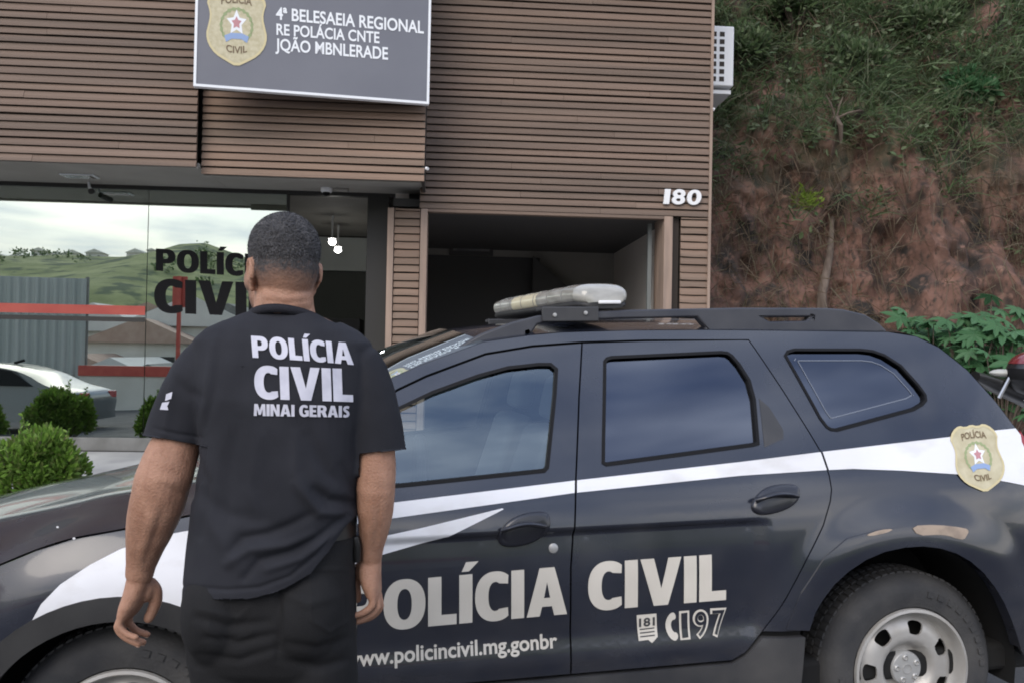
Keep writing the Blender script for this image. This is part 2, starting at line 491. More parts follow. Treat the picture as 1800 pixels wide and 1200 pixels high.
# ------------------------------------------------------------------ ground
def street(x, y):
    return .0331 * max(-14, min(14, (x + 1.14) * .983 + (y - 2.54) * .184))
def fore(x, y):
    t = (y - 4.2) / 4.6
    return lerp(street(x, 4.2) + .13, .475, min(1, max(0, t)) ** .9)
def sheet(xs, ys, fn):
    return MB().loft([[(x, y, fn(x, y)) for x in xs] for y in ys], cap=False, closed=False)
def rng(a, b, n): return [a + (b - a) * i / n for i in range(n + 1)]
o = sheet(rng(-60, -15, 6)[:-1] + rng(-15, 15, 30) + rng(15, 60, 6)[1:], rng(-60, -8, 8)[:-1] + rng(-8, 4.06, 24), street).build('road', M_asphalt, smooth=60)
tag(o, kind='structure')
o = sheet(rng(-15, 9, 30), rng(4.2, 10.2, 16), fore).build('forecourt', M_paving, smooth=60); tag(o, kind='structure')
m = MB()
xs = rng(-15, 9, 24)
m.loft([[(x, y0, street(x, 4.06) + z0) for x in xs] for (y0, z0) in ((4.06, -.05), (4.06, .115), (4.075, .130), (4.203, .134))], cap=False, closed=False)
tag(m.build('kerb', M_kerb, smooth=40), kind='structure')

# ------------------------------------------------------------------ the building (local axes: u along the facade, d into it, z up)
BA = R(4.2)
bld = thing('police_station', 'brown slatted police station with mirrored shop window and open garage entrance', 'building', (0, 0, 0), BA)
def B(px, py, d):
    r_ = ray(px, py); n = Vector((-math.sin(BA), math.cos(BA), 0)); p = CAMP + r_ * (d / r_.dot(n))
    return p.x * math.cos(BA) + p.y * math.sin(BA), p.z
def U(px, d, py=300): return B(px, py, d)[0]
def Zb(px, py, d): return B(px, py, d)[1]
def louvres(name, u0, u1, z0, z1, d, mt, pitch=.0715, back=None):
    m = MB(); z = z0
    def seg_ends():
        if u1 - u0 < 1.2: return [u0, u1]
        e_ = [u0]; x_ = u0 + rnd.uniform(.8, 4)
        while x_ < u1 - .4: e_.append(x_); x_ += rnd.choice((3.0, 3.6, 4.2))
        return e_ + [u1]
    while z < z1:
        t = min(pitch, z1 - z); wob = rnd.uniform(-.0025, .0025); tl = rnd.uniform(-.003, .003); zz = rnd.uniform(-.0015, .0015)
        h = t * .855
        prof = [(d + wob, z + zz + tl), (d + wob + .003, z + zz + tl + h * .40), (d + .018 + wob, z + zz + h - tl), (d + .030, z + zz + h), (d + .034, z + zz + .004)]
        ends = seg_ends()
        for a_, b_ in zip(ends, ends[1:]):
            j0, j1, jd = rnd.uniform(-.0018, .0018), rnd.uniform(-.0018, .0018), rnd.uniform(-.0015, .0015)
            m.loft([[(a_ + .0012, p + jd, q + j0) for p, q in prof], [((a_ + b_) / 2, p, q + tl) for p, q in prof], [(b_ - .0012, p + jd, q + j1) for p, q in prof]])
        z += pitch
    o = m.build(name, mt, bld, smooth=0)
    MB().box(u0 + .01, u1 - .01, d + .040, d + (back or .07), z0 + .004, z1 - .004).build('backing', M_backing, o)
    return o
TOPZ = 6.4
dL, dM, dP, dG = 7.93, 8.05, 8.60, 9.07
uLM = U(344, dL); uMR = U(746, dM)
zL = Zb(170, 287, dL); zM = Zb(540, 312, dM); zR = Zb(960, 373, dP)
louvres('slat_panel', -9.0, uLM, zL, TOPZ, dL, M_slat)
louvres('slat_panel', uLM + .012, uMR, zM, TOPZ, dM, M_slat2)
uPR = U(1247, dP, 270)
louvres('slat_panel', U(738, dP, 340), uPR, zR, TOPZ, dP, M_slat)
MB().box(uPR, uPR + .03, dP - .004, dP + .12, .45, TOPZ).build('corner_trim', M_trim, bld, bevel=.003)
MB().box(U(748, dP, 372), U(1180, dP, 378), dP + .004, dP + .10, zR - .035, zR - .003).build('lintel', M_slat, bld, bevel=.004)
# overhang end, soffit
MB().box(uMR - .03, uMR - .004, dM + .02, dP + .02, zM, TOPZ).build('overhang_side', M_frame_dark, bld)
MB().box(-9.0, uLM, dL + .085, dG + .20, 3.205, 3.24).build('soffit', M_soffit, bld)
MB().box(uLM + .003, uMR - .035, dM + .095, dG + .20, 3.205, 3.24).build('soffit', M_soffit, bld)
MB().box(-9.0, uLM - .004, dL + .036, dL + .08, zL - .006, 3.204).build('soffit_edge', M_soffit, bld)
MB().box(uLM + .02, uMR - .036, dM + .05, dM + .09, zM - .008, 3.204).build('soffit_edge', M_soffit, bld)
MB().box(-9.0, uMR - .04, dG - .02, dG + .06, 3.165, 3.204).build('window_head', M_frame_dark, bld)
# shop window
zS = Zb(200, 768, dG)
u262, u505, u648, u680 = U(263, dG), U(505, dG), U(648, dG), U(680, dG)
w1 = MB().box(-8.9, u262 - .004, dG, dG + .010, zS, 3.163).build('shop_window', M_glass, bld)
w2 = MB().box(u262 + .004, u505, dG, dG + .010, zS, 3.163).build('shop_window', M_glass, bld)
MB().box(u505 + .003, u505 + .03, dG - .005, dG + .03, zS, 3.163).build('door_edge', M_frame_dark, bld)
for (pa, pb, mt, nm, of) in (((0, 533, 262, 549), None, M_redband, 'red_band', .002), ((0, 553, 262, 561), None, M_frame_dark, 'rail_line', .002)):
    za, zb = Zb(130, pa[1] + 2.6, dG), Zb(130, pa[3] + 2.6, dG)
    MB().box(-8.8, u262 - .010, dG - .004, dG - .001, zb, za).build(nm, mt, w1, smooth=0)
MB().box(-9.0, u648 + .25, dG - .03, dG + .20, .40, zS - .003).build('plinth', M_grey, bld, bevel=.006)
MB().box(-9.0, u648 + .1, dG - .045, dG - .032, .40, .478).build('plinth_foot_strip', M_frame_dark, bld)  # solid dark strip along the foot of the plinth
# black lettering on the glass
def on_glass(px, py): u, z = B(px, py, dG - .004); return Vector((u, dG - .004, z))
def glass_text(t, bl, br, tl, tr, bold):
    fit_glyphs(t, bil(*[on_glass(*p) for p in (bl, br, tl, tr)]), .2).build('lettering', M_black, w2, smooth=0, fixn=False)
glass_text('POLÍCIA', (274, 476), (484, 489), (274, 437), (484, 449), .035)
glass_text('CIVIL', (271, 549), (478, 558), (271, 490), (478, 498), .05)
# wall piece and the two pillars
MB().box(u648, U(680, dP) - .002, dG - .03, dG + .1, .45, 3.163).build('entrance_jamb', M_frame_dark, bld)
def pillar(pxs, jl, jr):
    u0, u1 = U(pxs[0], dP, 500), U(pxs[1], dP, 500)
    louvres('pillar_slats', u0, u1, .47, zR - (.0 if jl else -.0) - .004, dP + .008, M_slat2, pitch=.078, back=.4)
    for a, b in (jl, jr):
        if a is None: continue
        MB().box(U(a, dP, 500), U(b, dP, 500), dP - .004, dP + .42, .46, zR - .006).build('pillar_trim', M_trim, bld, bevel=.004)
pillar((691, 736), (679, 690), (737, 749))
pillar((1196, 1244), (1166, 1181), (None, None))
MB().box(U(1182, dP, 480), U(1195, dP, 480), dP + .07, dP + .11, .46, zR - .006).build('shadow_gap', M_backing, bld)
MB().box(U(1150, dP, 480), U(1157, dP, 480), dP + .30, dP + .34, .46, zR - .04).build('metal_jamb', mat('grey metal jamb', (.17, .185, .18), .4), bld)
# garage room
uA, uB = U(740, dP, 500), U(1166, dP, 500)
gd0, gd1 = dP + .12, 12.2
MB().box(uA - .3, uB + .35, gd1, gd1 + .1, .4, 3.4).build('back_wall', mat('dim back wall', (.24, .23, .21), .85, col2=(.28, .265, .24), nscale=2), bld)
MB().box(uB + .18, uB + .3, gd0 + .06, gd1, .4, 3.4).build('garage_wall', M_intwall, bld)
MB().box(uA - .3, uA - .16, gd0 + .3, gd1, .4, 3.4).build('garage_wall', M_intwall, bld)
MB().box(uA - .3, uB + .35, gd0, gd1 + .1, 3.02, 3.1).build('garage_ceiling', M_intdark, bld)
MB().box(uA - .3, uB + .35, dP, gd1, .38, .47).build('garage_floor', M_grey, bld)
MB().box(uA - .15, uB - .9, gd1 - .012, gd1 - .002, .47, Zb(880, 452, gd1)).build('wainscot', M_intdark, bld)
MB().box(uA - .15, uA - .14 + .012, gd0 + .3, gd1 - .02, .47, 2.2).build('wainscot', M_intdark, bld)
ua, za = B(935, 452, gd1 - .1); ub, zb = B(1010, 530, gd1 - 1.4)
MB().prism([(0, 0), (1.6, -1.35), (1.6, -1.75), (0, -1.75)], lambda p, h: (ua + p[0], h, za + p[1]), gd1 - .25, gd1 - .2).build('stair_side', M_intdark, bld)
ub0, zb0 = B(790, 448, gd1 - .06); ub1, zb1 = B(868, 384, gd1 - .06)
pf = MB().box(ub0, ub1, gd1 - .055, gd1 - .02, zb0, zb1).build('picture_frame', M_intdark, bld, bevel=.006)
MB().box(ub0 + .05, ub1 - .05, gd1 - .060, gd1 - .056, zb0 + .06, zb1 - .06).build('picture', mat('faded picture', (.10, .10, .11), .6, col2=(.22, .21, .20), nscale=4), pf)
# reception room
rd1 = 12.6
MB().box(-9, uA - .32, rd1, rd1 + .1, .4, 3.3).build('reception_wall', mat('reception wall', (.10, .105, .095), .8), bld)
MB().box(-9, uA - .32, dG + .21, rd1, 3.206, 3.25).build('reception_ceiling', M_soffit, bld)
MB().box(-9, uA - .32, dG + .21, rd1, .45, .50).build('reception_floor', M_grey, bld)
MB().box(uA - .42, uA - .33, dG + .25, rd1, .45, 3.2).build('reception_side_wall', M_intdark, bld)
MB().box(U(560, rd1 - .1), U(647, rd1 - .1), rd1 - .08, rd1 - .01, Zb(600, 477, rd1), Zb(600, 419, rd1)).build('lit_wall_patch', M_intlit, bld)  # lit part of the back wall, its brightness put into the colour
MB().box(U(560, rd1 - 1.2), U(640, rd1 - 1.2), rd1 - 1.3, rd1 - .8, .5, Zb(600, 560, rd1 - 1.2)).build('counter', M_intdark, bld, bevel=.01)
for px, py in ((584, 426), (594, 440)):
    u, z = B(px, py, 10.6 if py < 430 else 11.4)
    d = 10.6 if py < 430 else 11.4
    lt = thing('pendant_lamp', 'round white ceiling lamp glowing inside the reception, ' + ('the upper of two' if py < 430 else 'the lower of two'), 'lamp', (u * math.cos(BA) - d * math.sin(BA), u * math.sin(BA) + d * math.cos(BA), z), group='lamps inside the reception')
    MB().ell((0, 0, 0), (.046, .046, .036), 16, 8).build('globe', M_lamp, lt)
    MB().lathe([(.0001, .05), (.05, .05), (.05, .04), (.012, .035), (.012, 3.20 - z)], axis='Z', seg=12).build('stem', M_white, lt)
# body of the house behind the facade
MB().box(-9.0, uPR + .02, dP + .13, 16, 3.42, TOPZ).build('upper_wall', M_grey, bld)
MB().box(uB + .36, uPR + .02, dP + .13, 16, .40, 3.418).build('side_wall', M_grey, bld)
MB().box(-9.2, uPR + .15, dL - .1, 16.2, TOPZ + .004, TOPZ + .12).build('roof', M_soffit, bld)

# ------------------------------------------------------------------ things fixed to the building
def bw(u, d, z): return Vector((u * math.cos(BA) - d * math.sin(BA), u * math.sin(BA) + d * math.cos(BA), z))
# sign board, turned a little more than the facade
SA = R(11.8)
p0 = W(340, 152, 7.43); sn = Vector((-math.sin(SA), math.cos(SA), 0)); sx = Vector((math.cos(SA), math.sin(SA), 0))
def on_sign(px, py, off=0):
    r_ = ray(px, py); p = CAMP + r_ * ((p0 - CAMP).dot(sn) / r_.dot(sn))
    return ((p - p0).dot(sx), off, p.z - p0.z)
sign = thing('sign_board', 'grey police station sign board with gold shield and white lettering on the slatted facade', 'sign', tuple(p0), SA)
x1 = on_sign(754, 184)[0]; H = 1.42
zl, zr = 0.0, on_sign(754, 184)[2]
fw = .022
fr = [(0, zl), (x1, zr), (x1, H), (0, H)]
vs = lambda p, h: (p[0], h, p[1])
MB().prism(inset(fr, fw * .5), vs, .0, .05).build('panel', M_panelgrey, sign)
m = MB(); inn = inset(fr, fw)
q = fr if area2(fr) > 0 else fr[::-1]
for i in range(4): m.prism([q[i], q[(i + 1) % 4], inn[(i + 1) % 4], inn[i]], vs, -.008, .055)
m.build('frame', M_signwhite, sign, smooth=0)
for x in (.3, x1 - .3): MB().box(x - .03, x + .03, .056, .30, .25, .31).build('bracket', M_frame_dark, sign)
def sign_text(t, bl, br, tl, tr, bold=.021):
    fit_text(t, bold, bil(*[Vector(on_sign(*p, -.004)) for p in (bl, br, tl, tr)])).build('lettering', M_signwhite, sign, smooth=0, fixn=False)
sign_text('4ª BELESAEIA REGIONAL', (485, 35), (745, 60), (485, 13), (745, 38))
sign_text('RE POLÁCIA CNTE', (486, 62), (667, 77), (486, 42), (667, 57))
sign_text('JQÃO MBNLERADE', (484, 89), (682, 106), (484, 68), (682, 84))
SH = [(0, -1.0), (.25, -.93), (.5, -1.0), (.8, -.86), (.98, -.62), (.90, -.45), (.86, -.25), (.93, 0), (1.0, .22), (.93, .48), (.70, .72), (.35, .88), (0, 1.02)]
SH = SH + [(-x, y) for x, y in SH[-2:0:-1]]
def emblem(fn, parent, e=.001):
    """gold police shield: fn(x, y, off) places shield coordinates (x right, y down, both about -1..1)"""
    def part(name, poly, mt, off, holes=(), par=None):
        poly = [(p[0], -p[1]) for p in poly]; hs = [[(p[0], -p[1]) for p in h] for h in holes]
        v, t = fill2d(poly, hs, .12)
        return MB().add([fn(x, -y, off) for x, y in v], t).build(name, mt, par or parent, smooth=0, fixn=False)
    sh = chaikin(SH, 1)
    base = part('shield', sh, M_gold, e)
    def P2(name, poly, mt, off, holes=()): return part(name, poly, mt, off, holes, base)
    P2('rim', sh, M_goldrim, e * 2, [[(x * .93, y * .93) for x, y in sh]])
    for i in range(16):                                   # laurel leaves round the centre
        a = R(-60 + 300 * i / 15 - 90 + 0) + math.pi
        a = R(130 + 280 * i / 15)
        c = (.50 * math.cos(a), .43 * math.sin(a) - .02)
        e1 = (-math.sin(a), math.cos(a)); e2 = (math.cos(a), math.sin(a))
        P2('laurel_leaf', [(c[0] + e1[0] * p + e2[0] * q_, c[1] + e1[1] * p + e2[1] * q_) for p, q_ in ((-.11, 0), (-.03, .06), (.11, .01), (.02, -.055))], M_badgegreen, e * 2)
    st = []
    for k in range(10):
        a = R(-90 + 36 * k); r_ = .34 if k % 2 == 0 else .17
        st.append((r_ * math.cos(a), -.10 + r_ * math.sin(a)))
    P2('star', st, M_signwhite, e * 2)
    P2('star_centre', [(.17 * math.cos(R(-90 + 36 * k)) * (1 if k % 2 == 0 else .55), -.10 + .17 * math.sin(R(-90 + 36 * k)) * (1 if k % 2 == 0 else .55)) for k in range(10)], M_badgered, e * 3)
    P2('ribbon', [(-.40, .24), (-.18, .16), (.18, .16), (.40, .24), (.34, .40), (.16, .31), (-.16, .31), (-.34, .40)], M_badgeblue, e * 3)
    for t, y0, y1, hw in (('POLÍCIA', -.60, -.80, .50), ('CIVIL', .68, .50, .34)):
        q_ = lambda s, t_, y0=y0, y1=y1, hw=hw: Vector(fn(lerp(-hw, hw, s), lerp(y0, y1, t_) + .05 * (2 * s - 1) ** 2 * (1 if y0 < 0 else -1), e * 3))
        fit_text(t, .02, q_).build('lettering', M_badgeink, base, smooth=0, fixn=False)
    return base
emblem(lambda x, y, off: on_sign(416 + 54 * x, 48 + 69 * y + 3 * x, -.003 - off), sign, .0012)

# street number 180
hn = thing('house_number', 'white metal street number 180 on the slats at the corner above the garage', 'house number', tuple(bw(U(1196, dP), dP, Zb(1196, 346, dP))), BA)
u0n, z0n = U(1196, dP), Zb(1196, 346, dP)
for ch, xa, xb in (('1', 1165, 1175), ('8', 1179, 1202), ('0', 1205, 1230)):
    yb = lambda x: 359.5 + (x - 1163) * .03
    c4 = [B(xa, yb(xa), dP), B(xb, yb(xb), dP), B(xa + 3, yb(xa) - 26, dP), B(xb + 3, yb(xb) - 26, dP)]
    m = fit_text(ch, .03, bil(*[Vector((u - u0n, -.03, z - z0n)) for u, z in c4]))
    n = len(m.v); bd = boundary(m.f)
    m.f += [(b, a, a + n, b + n) for a, b in bd]; m.v += [p + Vector((0, .025, 0)) for p in m.v]
    m.build('digit', M_white, hn, smooth=0, fixn=False)

# air conditioner on the side wall
ud = 9.25
ac_u0, ac_z0 = U(1247, dP, 100) + .05, Zb(1270, 160, ud)
ac_u1, ac_z1 = U(1290, ud, 100), Zb(1270, 46, ud)
ac = thing('air_conditioner', 'white air conditioner condenser with square vents on the side wall of the building', 'air conditioner', tuple(bw(ac_u0, ud, ac_z0)), BA)
w, h = ac_u1 - ac_u0, ac_z1 - ac_z0
MB().box(0, w, 0, .8, .055, h).build('casing', M_white, ac, bevel=.012)
for i in range(7):
    zc = h * (.87 - .115 * i)
    for j, xx in enumerate((U(1269, ud, 100) - ac_u0, U(1255, ud, 100) - ac_u0)): MB().box(xx - .027, xx + .027, -.004, .012, zc - .026, zc + .026).build('vent', M_backing, ac, smooth=0)
MB().box(-.02, w - .01, .05, .75, -.02, .025).build('bracket', M_white, ac, bevel=.005)
# lamps and cameras under the overhang
def soff(px, py): # point on the soffit seen at that pixel
    r_ = ray(px, py); p = CAMP + r_ * ((3.203 - CAMZ) / r_.z); return p
p = soff(140, 309)
l1 = thing('soffit_lamp', 'flat rectangular pale lamp set in the soffit over the shop window', 'lamp', tuple(p), BA)
MB().box(-.16, .16, -.09, .09, -.012, 0).build('housing', M_signwhite, l1, bevel=.004); MB().box(-.14, .14, -.075, .075, -.016, -.0125).build('diffuser', M_lens, l1)
p = soff(158, 321)
c1 = thing('bullet_camera', 'small dark bullet camera on a pale bracket under the overhang, left of the window joint', 'camera', tuple(p), BA)
MB().tube([(-.01, 0, 0), (0, -.01, -.05), (.03, -.02, -.09)], .014, 8).build('bracket', M_signwhite, c1)
MB().tube([(.02, .02, -.09), (.07, -.14, -.115)], .028, 12).build('body', M_frame_dark, c1, bevel=.003)
p = soff(574, 331)
c2 = thing('dome_camera', 'white dome security camera under the overhang near the entrance', 'camera', tuple(p), BA)
MB().lathe([(.0001, 0), (.06, 0), (.06, -.03), (.05, -.045), (.0001, -.045)], axis='Z', seg=24).build('housing', M_white, c2)
MB().ell((0, 0, -.05), (.038, .038, .035), 16, 8).build('lens_dome', M_black, c2)
MB().box(.09, .22, -.03, .03, -.03, -.002).build('junction_box', M_soffit, c2, bevel=.004)
p = bw(U(749, dM, 297), dM - .02, Zb(749, 297, dM))
b = MB().tube([(p.x, p.y, p.z), (p.x + .02, p.y - .02, p.z - .01)], .014, 8).build('cable_clip', M_white); tag(b, 'tiny white cable clip at the lower corner of the overhanging slats', 'clip')
p = bw(U(1250, dP, 188) + .02, dP + .05, Zb(1250, 188, dP))
b = MB().tube([(p.x - .02, p.y, p.z), (p.x + .03, p.y - .01, p.z - .02)], .018, 8).build('pipe_end', M_white); tag(b, 'short white pipe end on the building corner below the air conditioner', 'pipe')
# ------------------------------------------------------------------ the police car (local axes: X to the rear, Y into the car from its near side, Z up)
CAR = (-1.1385, 2.5421, 0.0); CYAW, CSLOPE = 0.185143, 0.033116
M_CAR = Matrix.Translation(CAR) @ Matrix.Rotation(CYAW, 4, 'Z') @ Matrix.Rotation(-CSLOPE, 4, 'Y')
CW = 1.82                                           # body width
def S0(X, Z):
    I = .035 * min(2, max(0, (.75 - Z) / .45)) ** 2 + .05 * min(1, max(0, (Z - .75) / .3)) ** 2
    if Z > 1.05: I += (Z - 1.05) * .36 + (Z - 1.05) ** 2 * .10
    I += .30 * max(0, -.15 - X) ** 2 + .40 * max(0, X - 2.95) ** 2
    return I
def S(X, Z):
    I = S0(X, Z)
    I += .020 * sm(.938, .908, Z) * sm(.50, .60, Z) * sm(.50, .80, X) * sm(2.12, 2.03, X)      # hollow of the lower doors
    for wx in (0, 2.62):
        r = math.hypot(X - wx, Z - .345)
        I -= .020 * sm(.66, .49, r) * sm(.30, .45, Z + .2)
    return I
M_carinv = M_CAR.inverted()
def onY(u, v, Y):
    o = M_carinv @ CAMP; e = (M_carinv.to_3x3() @ ray(u, v)); t = (Y - o.y) / e.y
    return o + e * t
def onS(u, v):
    o = M_carinv @ CAMP; e = (M_carinv.to_3x3() @ ray(u, v)); t = -o.y / e.y
    for _ in range(25):
        p = o + e * t; t = (S0(p.x, p.z) - o.y) / e.y
    p = o + e * t
    return (p.x, p.z)

M_paint = mat('black car paint', (.010, .0122, .0215), .18, col2=(.018, .0215, .034), nscale=2.2, contrast=(.4, .75), coat=.8, rough2=.36, spec=.6)
M_cladding = mat('grey black plastic', (.035, .036, .040), .55, col2=(.075, .073, .072), nscale=4, contrast=(.4, .75), bump=.1, bscale=300)
M_archplastic = mat('black plastic arch', (.014, .014, .015), .6, col2=(.03, .03, .03), nscale=6)
M_rubber = mat('black rubber seal', (.006, .006, .007), .6, spec=.2)
M_under = mat('dark underbody', (.006, .006, .006), .9)
M_tyre = mat('tyre rubber', (.030, .031, .034), .8, col2=(.070, .068, .066), nscale=5, contrast=(.4, .7), bump=.2, bscale=90)
M_steel = mat('silver steel wheel', (.46, .45, .43), .42, metal=.35, col2=(.34, .315, .28), nscale=7, contrast=(.45, .8))
M_cap = mat('silver hub cap', (.42, .42, .41), .4, metal=.3)
M_stripe = mat('white vinyl stripe', (.80, .81, .84), .42, col2=(.70, .70, .71), nscale=2)
M_cream = mat('cream reflective lettering', (.63, .59, .52), .5, col2=(.55, .515, .45), nscale=5)
M_cglass = glass_mat('tinted side glass', (.74, .82, .82), .16, (.80, .92, .98), .02)
M_cglass2 = glass_mat('privacy glass', (.035, .04, .055), .20, (.52, .56, .66), .06)
M_handle = mat('dark door handle', (.016, .017, .024), .3, coat=.4)
M_seat = mat('grey seat cloth', (.10, .105, .11), .9)
M_redlens = mat('red lamp lens', (.30, .015, .02), .2, coat=.5)
M_scuff = mat('scuffed filler', (.36, .285, .22), .85, col2=(.20, .16, .13), nscale=22, contrast=(.45, .75))
M_chip = mat('chipped paint', (.60, .60, .60), .6)

car = thing('police_car', 'black police car with white stripes and cream POLÍCIA CIVIL lettering on its doors', 'car', M=M_CAR)

def panel(name, outline, mt, off=0, lip=.014, step=.024, holes=(), clip=None, mirror=False, parent=None, bevel=.003):
    vs, ts = fill2d(outline, holes, step, clip, CREASE if name in ('front_door', 'rear_door', 'stripe') else ())
    v = [(x, S(x, z) - off, z) for x, z in vs]; f = list(ts)
    if lip:
        bd = boundary(ts); mp = {}
        for a, b in bd:
            for i in (a, b):
                if i not in mp: mp[i] = len(v); v.append((vs[i][0], S(*vs[i]) - off + lip, vs[i][1]))
        f += [(b, a, mp[a], mp[b]) for a, b in bd]
    if mirror: v = [(x, CW - y, z) for x, y, z in v]; f = [q[::-1] for q in f]
    o = MB().add(v, f).build(name, mt, parent or car, smooth=38, fixn=False)
    e = .004; vn = []                              # smooth normals taken from the body surface itself
    for x, z in vs:
        n = Vector(((S(x + e, z) - S(x - e, z)) / (2 * e), -1, (S(x, z + e) - S(x, z - e)) / (2 * e))).normalized()
        vn.append(Vector((n.x, -n.y, n.z)) if mirror else n)
    nt_ = len(ts); ln = []
    for k, p in enumerate(o.data.polygons):
        for i in p.vertices: ln.append(vn[i] if k < nt_ else p.normal.copy())
    o.data.normals_split_custom_set(ln)
    return o

GUT = [(.40, 1.12), (.62, 1.285), (.836, 1.437), (.934, 1.478), (1.157, 1.553), (1.322, 1.574), (1.438, 1.583), (1.70, 1.588), (1.992, 1.587), (2.357, 1.580), (2.737, 1.572), (2.854, 1.553), (2.936, 1.51), (3.03, 1.421), (3.116, 1.301), (3.166, 1.215), (3.202, 1.161)]
REAR = [(3.24, 1.06), (3.27, .95), (3.30, .80), (3.32, .62), (3.28, .42), (3.10, .375)]
ARCH_R = [(3.069, .418), (3.038, .496), (2.972, .627), (2.879, .736), (2.767, .799), (2.633, .82), (2.476, .799), (2.343, .728), (2.257, .632), (2.228, .55)]
RD_REAR = [(2.155, 1.548), (2.174, 1.512), (2.243, 1.369), (2.313, 1.215), (2.344, 1.142), (2.356, 1.064), (2.355, 1.017), (2.343, .979), (2.304, .899), (2.231, .793), (2.144, .656), (2.067, .55), (2.006, .481), (1.96, .458)]
BPIL = [(1.513, 1.544), (1.476, 1.351), (1.431, 1.073), (1.401, .805), (1.394, .458)]
FD_TOP = [(.42, 1.08), (.50, 1.142), (.66, 1.264), (.85, 1.392), (.95, 1.436), (1.16, 1.508), (1.33, 1.533)]
FWIN = [(.60, 1.085), (.61, 1.15), (.72, 1.245), (.851, 1.334), (.968, 1.385), (1.127, 1.437), (1.235, 1.463), (1.346, 1.473), (1.389, 1.472), (1.409, 1.454), (1.393, 1.366), (1.341, 1.129), (1.329, 1.118), (.86, 1.091)]
RWIN = [(1.586, 1.478), (1.596, 1.488), (1.615, 1.493), (2.035, 1.505), (2.06, 1.502), (2.076, 1.49), (2.098, 1.458), (2.123, 1.402), (2.128, 1.335), (2.116, 1.237), (2.109, 1.180), (2.09, 1.176), (1.545, 1.130), (1.533, 1.137), (1.545, 1.22)]
QWIN = [(2.286, 1.488), (2.300, 1.503), (2.329, 1.510), (2.60, 1.506), (2.650, 1.500), (2.695, 1.483), (2.75, 1.443), (2.800, 1.370), (2.817, 1.334), (2.814, 1.314), (2.792, 1.297), (2.753, 1.281), (2.425, 1.217), (2.400, 1.220), (2.385, 1.230), (2.366, 1.262)]
RTRI = [(2.146, 1.335), (2.178, 1.304), (2.214, 1.224), (2.208, 1.195), (2.130, 1.168)]
F_DOOR = [(.46, .458), (.44, .70), (.42, .95)] + FD_TOP + BPIL
R_DOOR = BPIL[::-1] + [(1.75, 1.549), (2.12, 1.549)] + RD_REAR
BODY = GUT + REAR + ARCH_R + [(2.075, .552)] + RD_REAR[-3::-1] + [(1.75, 1.552), (1.513, 1.548)] + [(x, z + .004) for x, z in FD_TOP[::-1]]
FARCH = [(.455 * math.cos(R(a)), .345 + .455 * math.sin(R(a))) for a in range(176, 3, -8)]
FENDER = [(.45, .40), (.452, .46), (.43, .70), (.41, .95), (.41, 1.06), (.30, 1.045), (.017, 1.0), (-.116, .982), (-.224, .952), (-.32, .915), (-.45, .868), (-.62, .81), (-.70, .70), (-.72, .5), (-.66, .37), (-.47, .36)] + FARCH
SILL = [(.46, .345), (2.205, .345), (2.214, .53), (2.062, .534), (2.004, .472), (1.96, .450), (.46, .450)]
g = .003
CREASE = [[(.47 + .025 * i, z) for i in range(75)] for z in (.940, .931, .923, .915, .906)]
near = {}
for mir in (False, True):
    body = panel('body', inset(BODY, g * .5), M_paint, holes=[QWIN], mirror=mir)
    panel('fender', inset(FENDER, g), M_paint, mirror=mir)
    d1 = panel('front_door', inset(F_DOOR, g), M_paint, holes=[FWIN], mirror=mir)
    d2 = panel('rear_door', inset(R_DOOR, g), M_paint, holes=[RWIN], mirror=mir)
    panel('sill_cladding', inset(SILL, g * .6), M_cladding, off=.008, lip=.03, mirror=mir)
    for d, win, gm in ((d1, FWIN, M_cglass), (d2, RWIN, M_cglass2), (body, QWIN, M_cglass2)):
        wn_ = panel('window', inset(win, -.012), gm, off=-.0125, lip=0, step=.06, mirror=mir, parent=d)
        wd = .007 if win is not QWIN else .006
        panel('window_seal', inset(win, -.004), M_rubber, off=.0035, lip=.015, step=.03, holes=[inset(win, wd)], mirror=mir, parent=d, bevel=.002)
    if not mir: near = dict(body=body, fd=d1, rd=d2)
    # wheel arch trims
    oa = [(.47 * math.cos(R(a)), .345 + .47 * math.sin(R(a))) for a in range(172, 2, -6)]
    ia = [(.398 * math.cos(R(a)), .345 + .398 * math.sin(R(a))) for a in range(2, 174, 6)]
    panel('wheel_arch', oa + ia, M_archplastic, off=.006, lip=.05, mirror=mir)
    ia2 = chaikin(ARCH_R, 1, False)
    oa2 = [(3.062, .57), (2.99, .71), (2.90, .815), (2.80, .868), (2.66, .886), (2.50, .878), (2.38, .855), (2.29, .795), (2.20, .68), (2.145, .56)]
    panel('wheel_arch', ia2 + oa2[::-1], M_cladding if False else M_paint, off=.005, lip=.05, mirror=mir)
panel('door_trim', RTRI, M_cladding, off=.002, lip=.006, parent=near['rd'])
# ceramic line on the quarter glass
q_in = inset(QWIN, .040); q_in2 = inset(QWIN, .0435)
M_qline = mat('pale ceramic line', (.15, .17, .21), .5)
panel('window_line', q_in, M_qline, off=-.0105, lip=0, step=.05, holes=[q_in2], parent=near['body'])
# inner shell that closes the gaps
sh_out = inset(GUT + REAR + ARCH_R + [(2.205, .36), (.46, .36)] + [(.42, .95), (.41, 1.06)], .012)
for mir in (False, True):
    panel('inner_shell', sh_out, M_under, off=-.03, lip=0, step=.06, holes=[inset(FWIN, -.015), inset(RWIN, -.015), inset(QWIN, -.015)], mirror=mir)

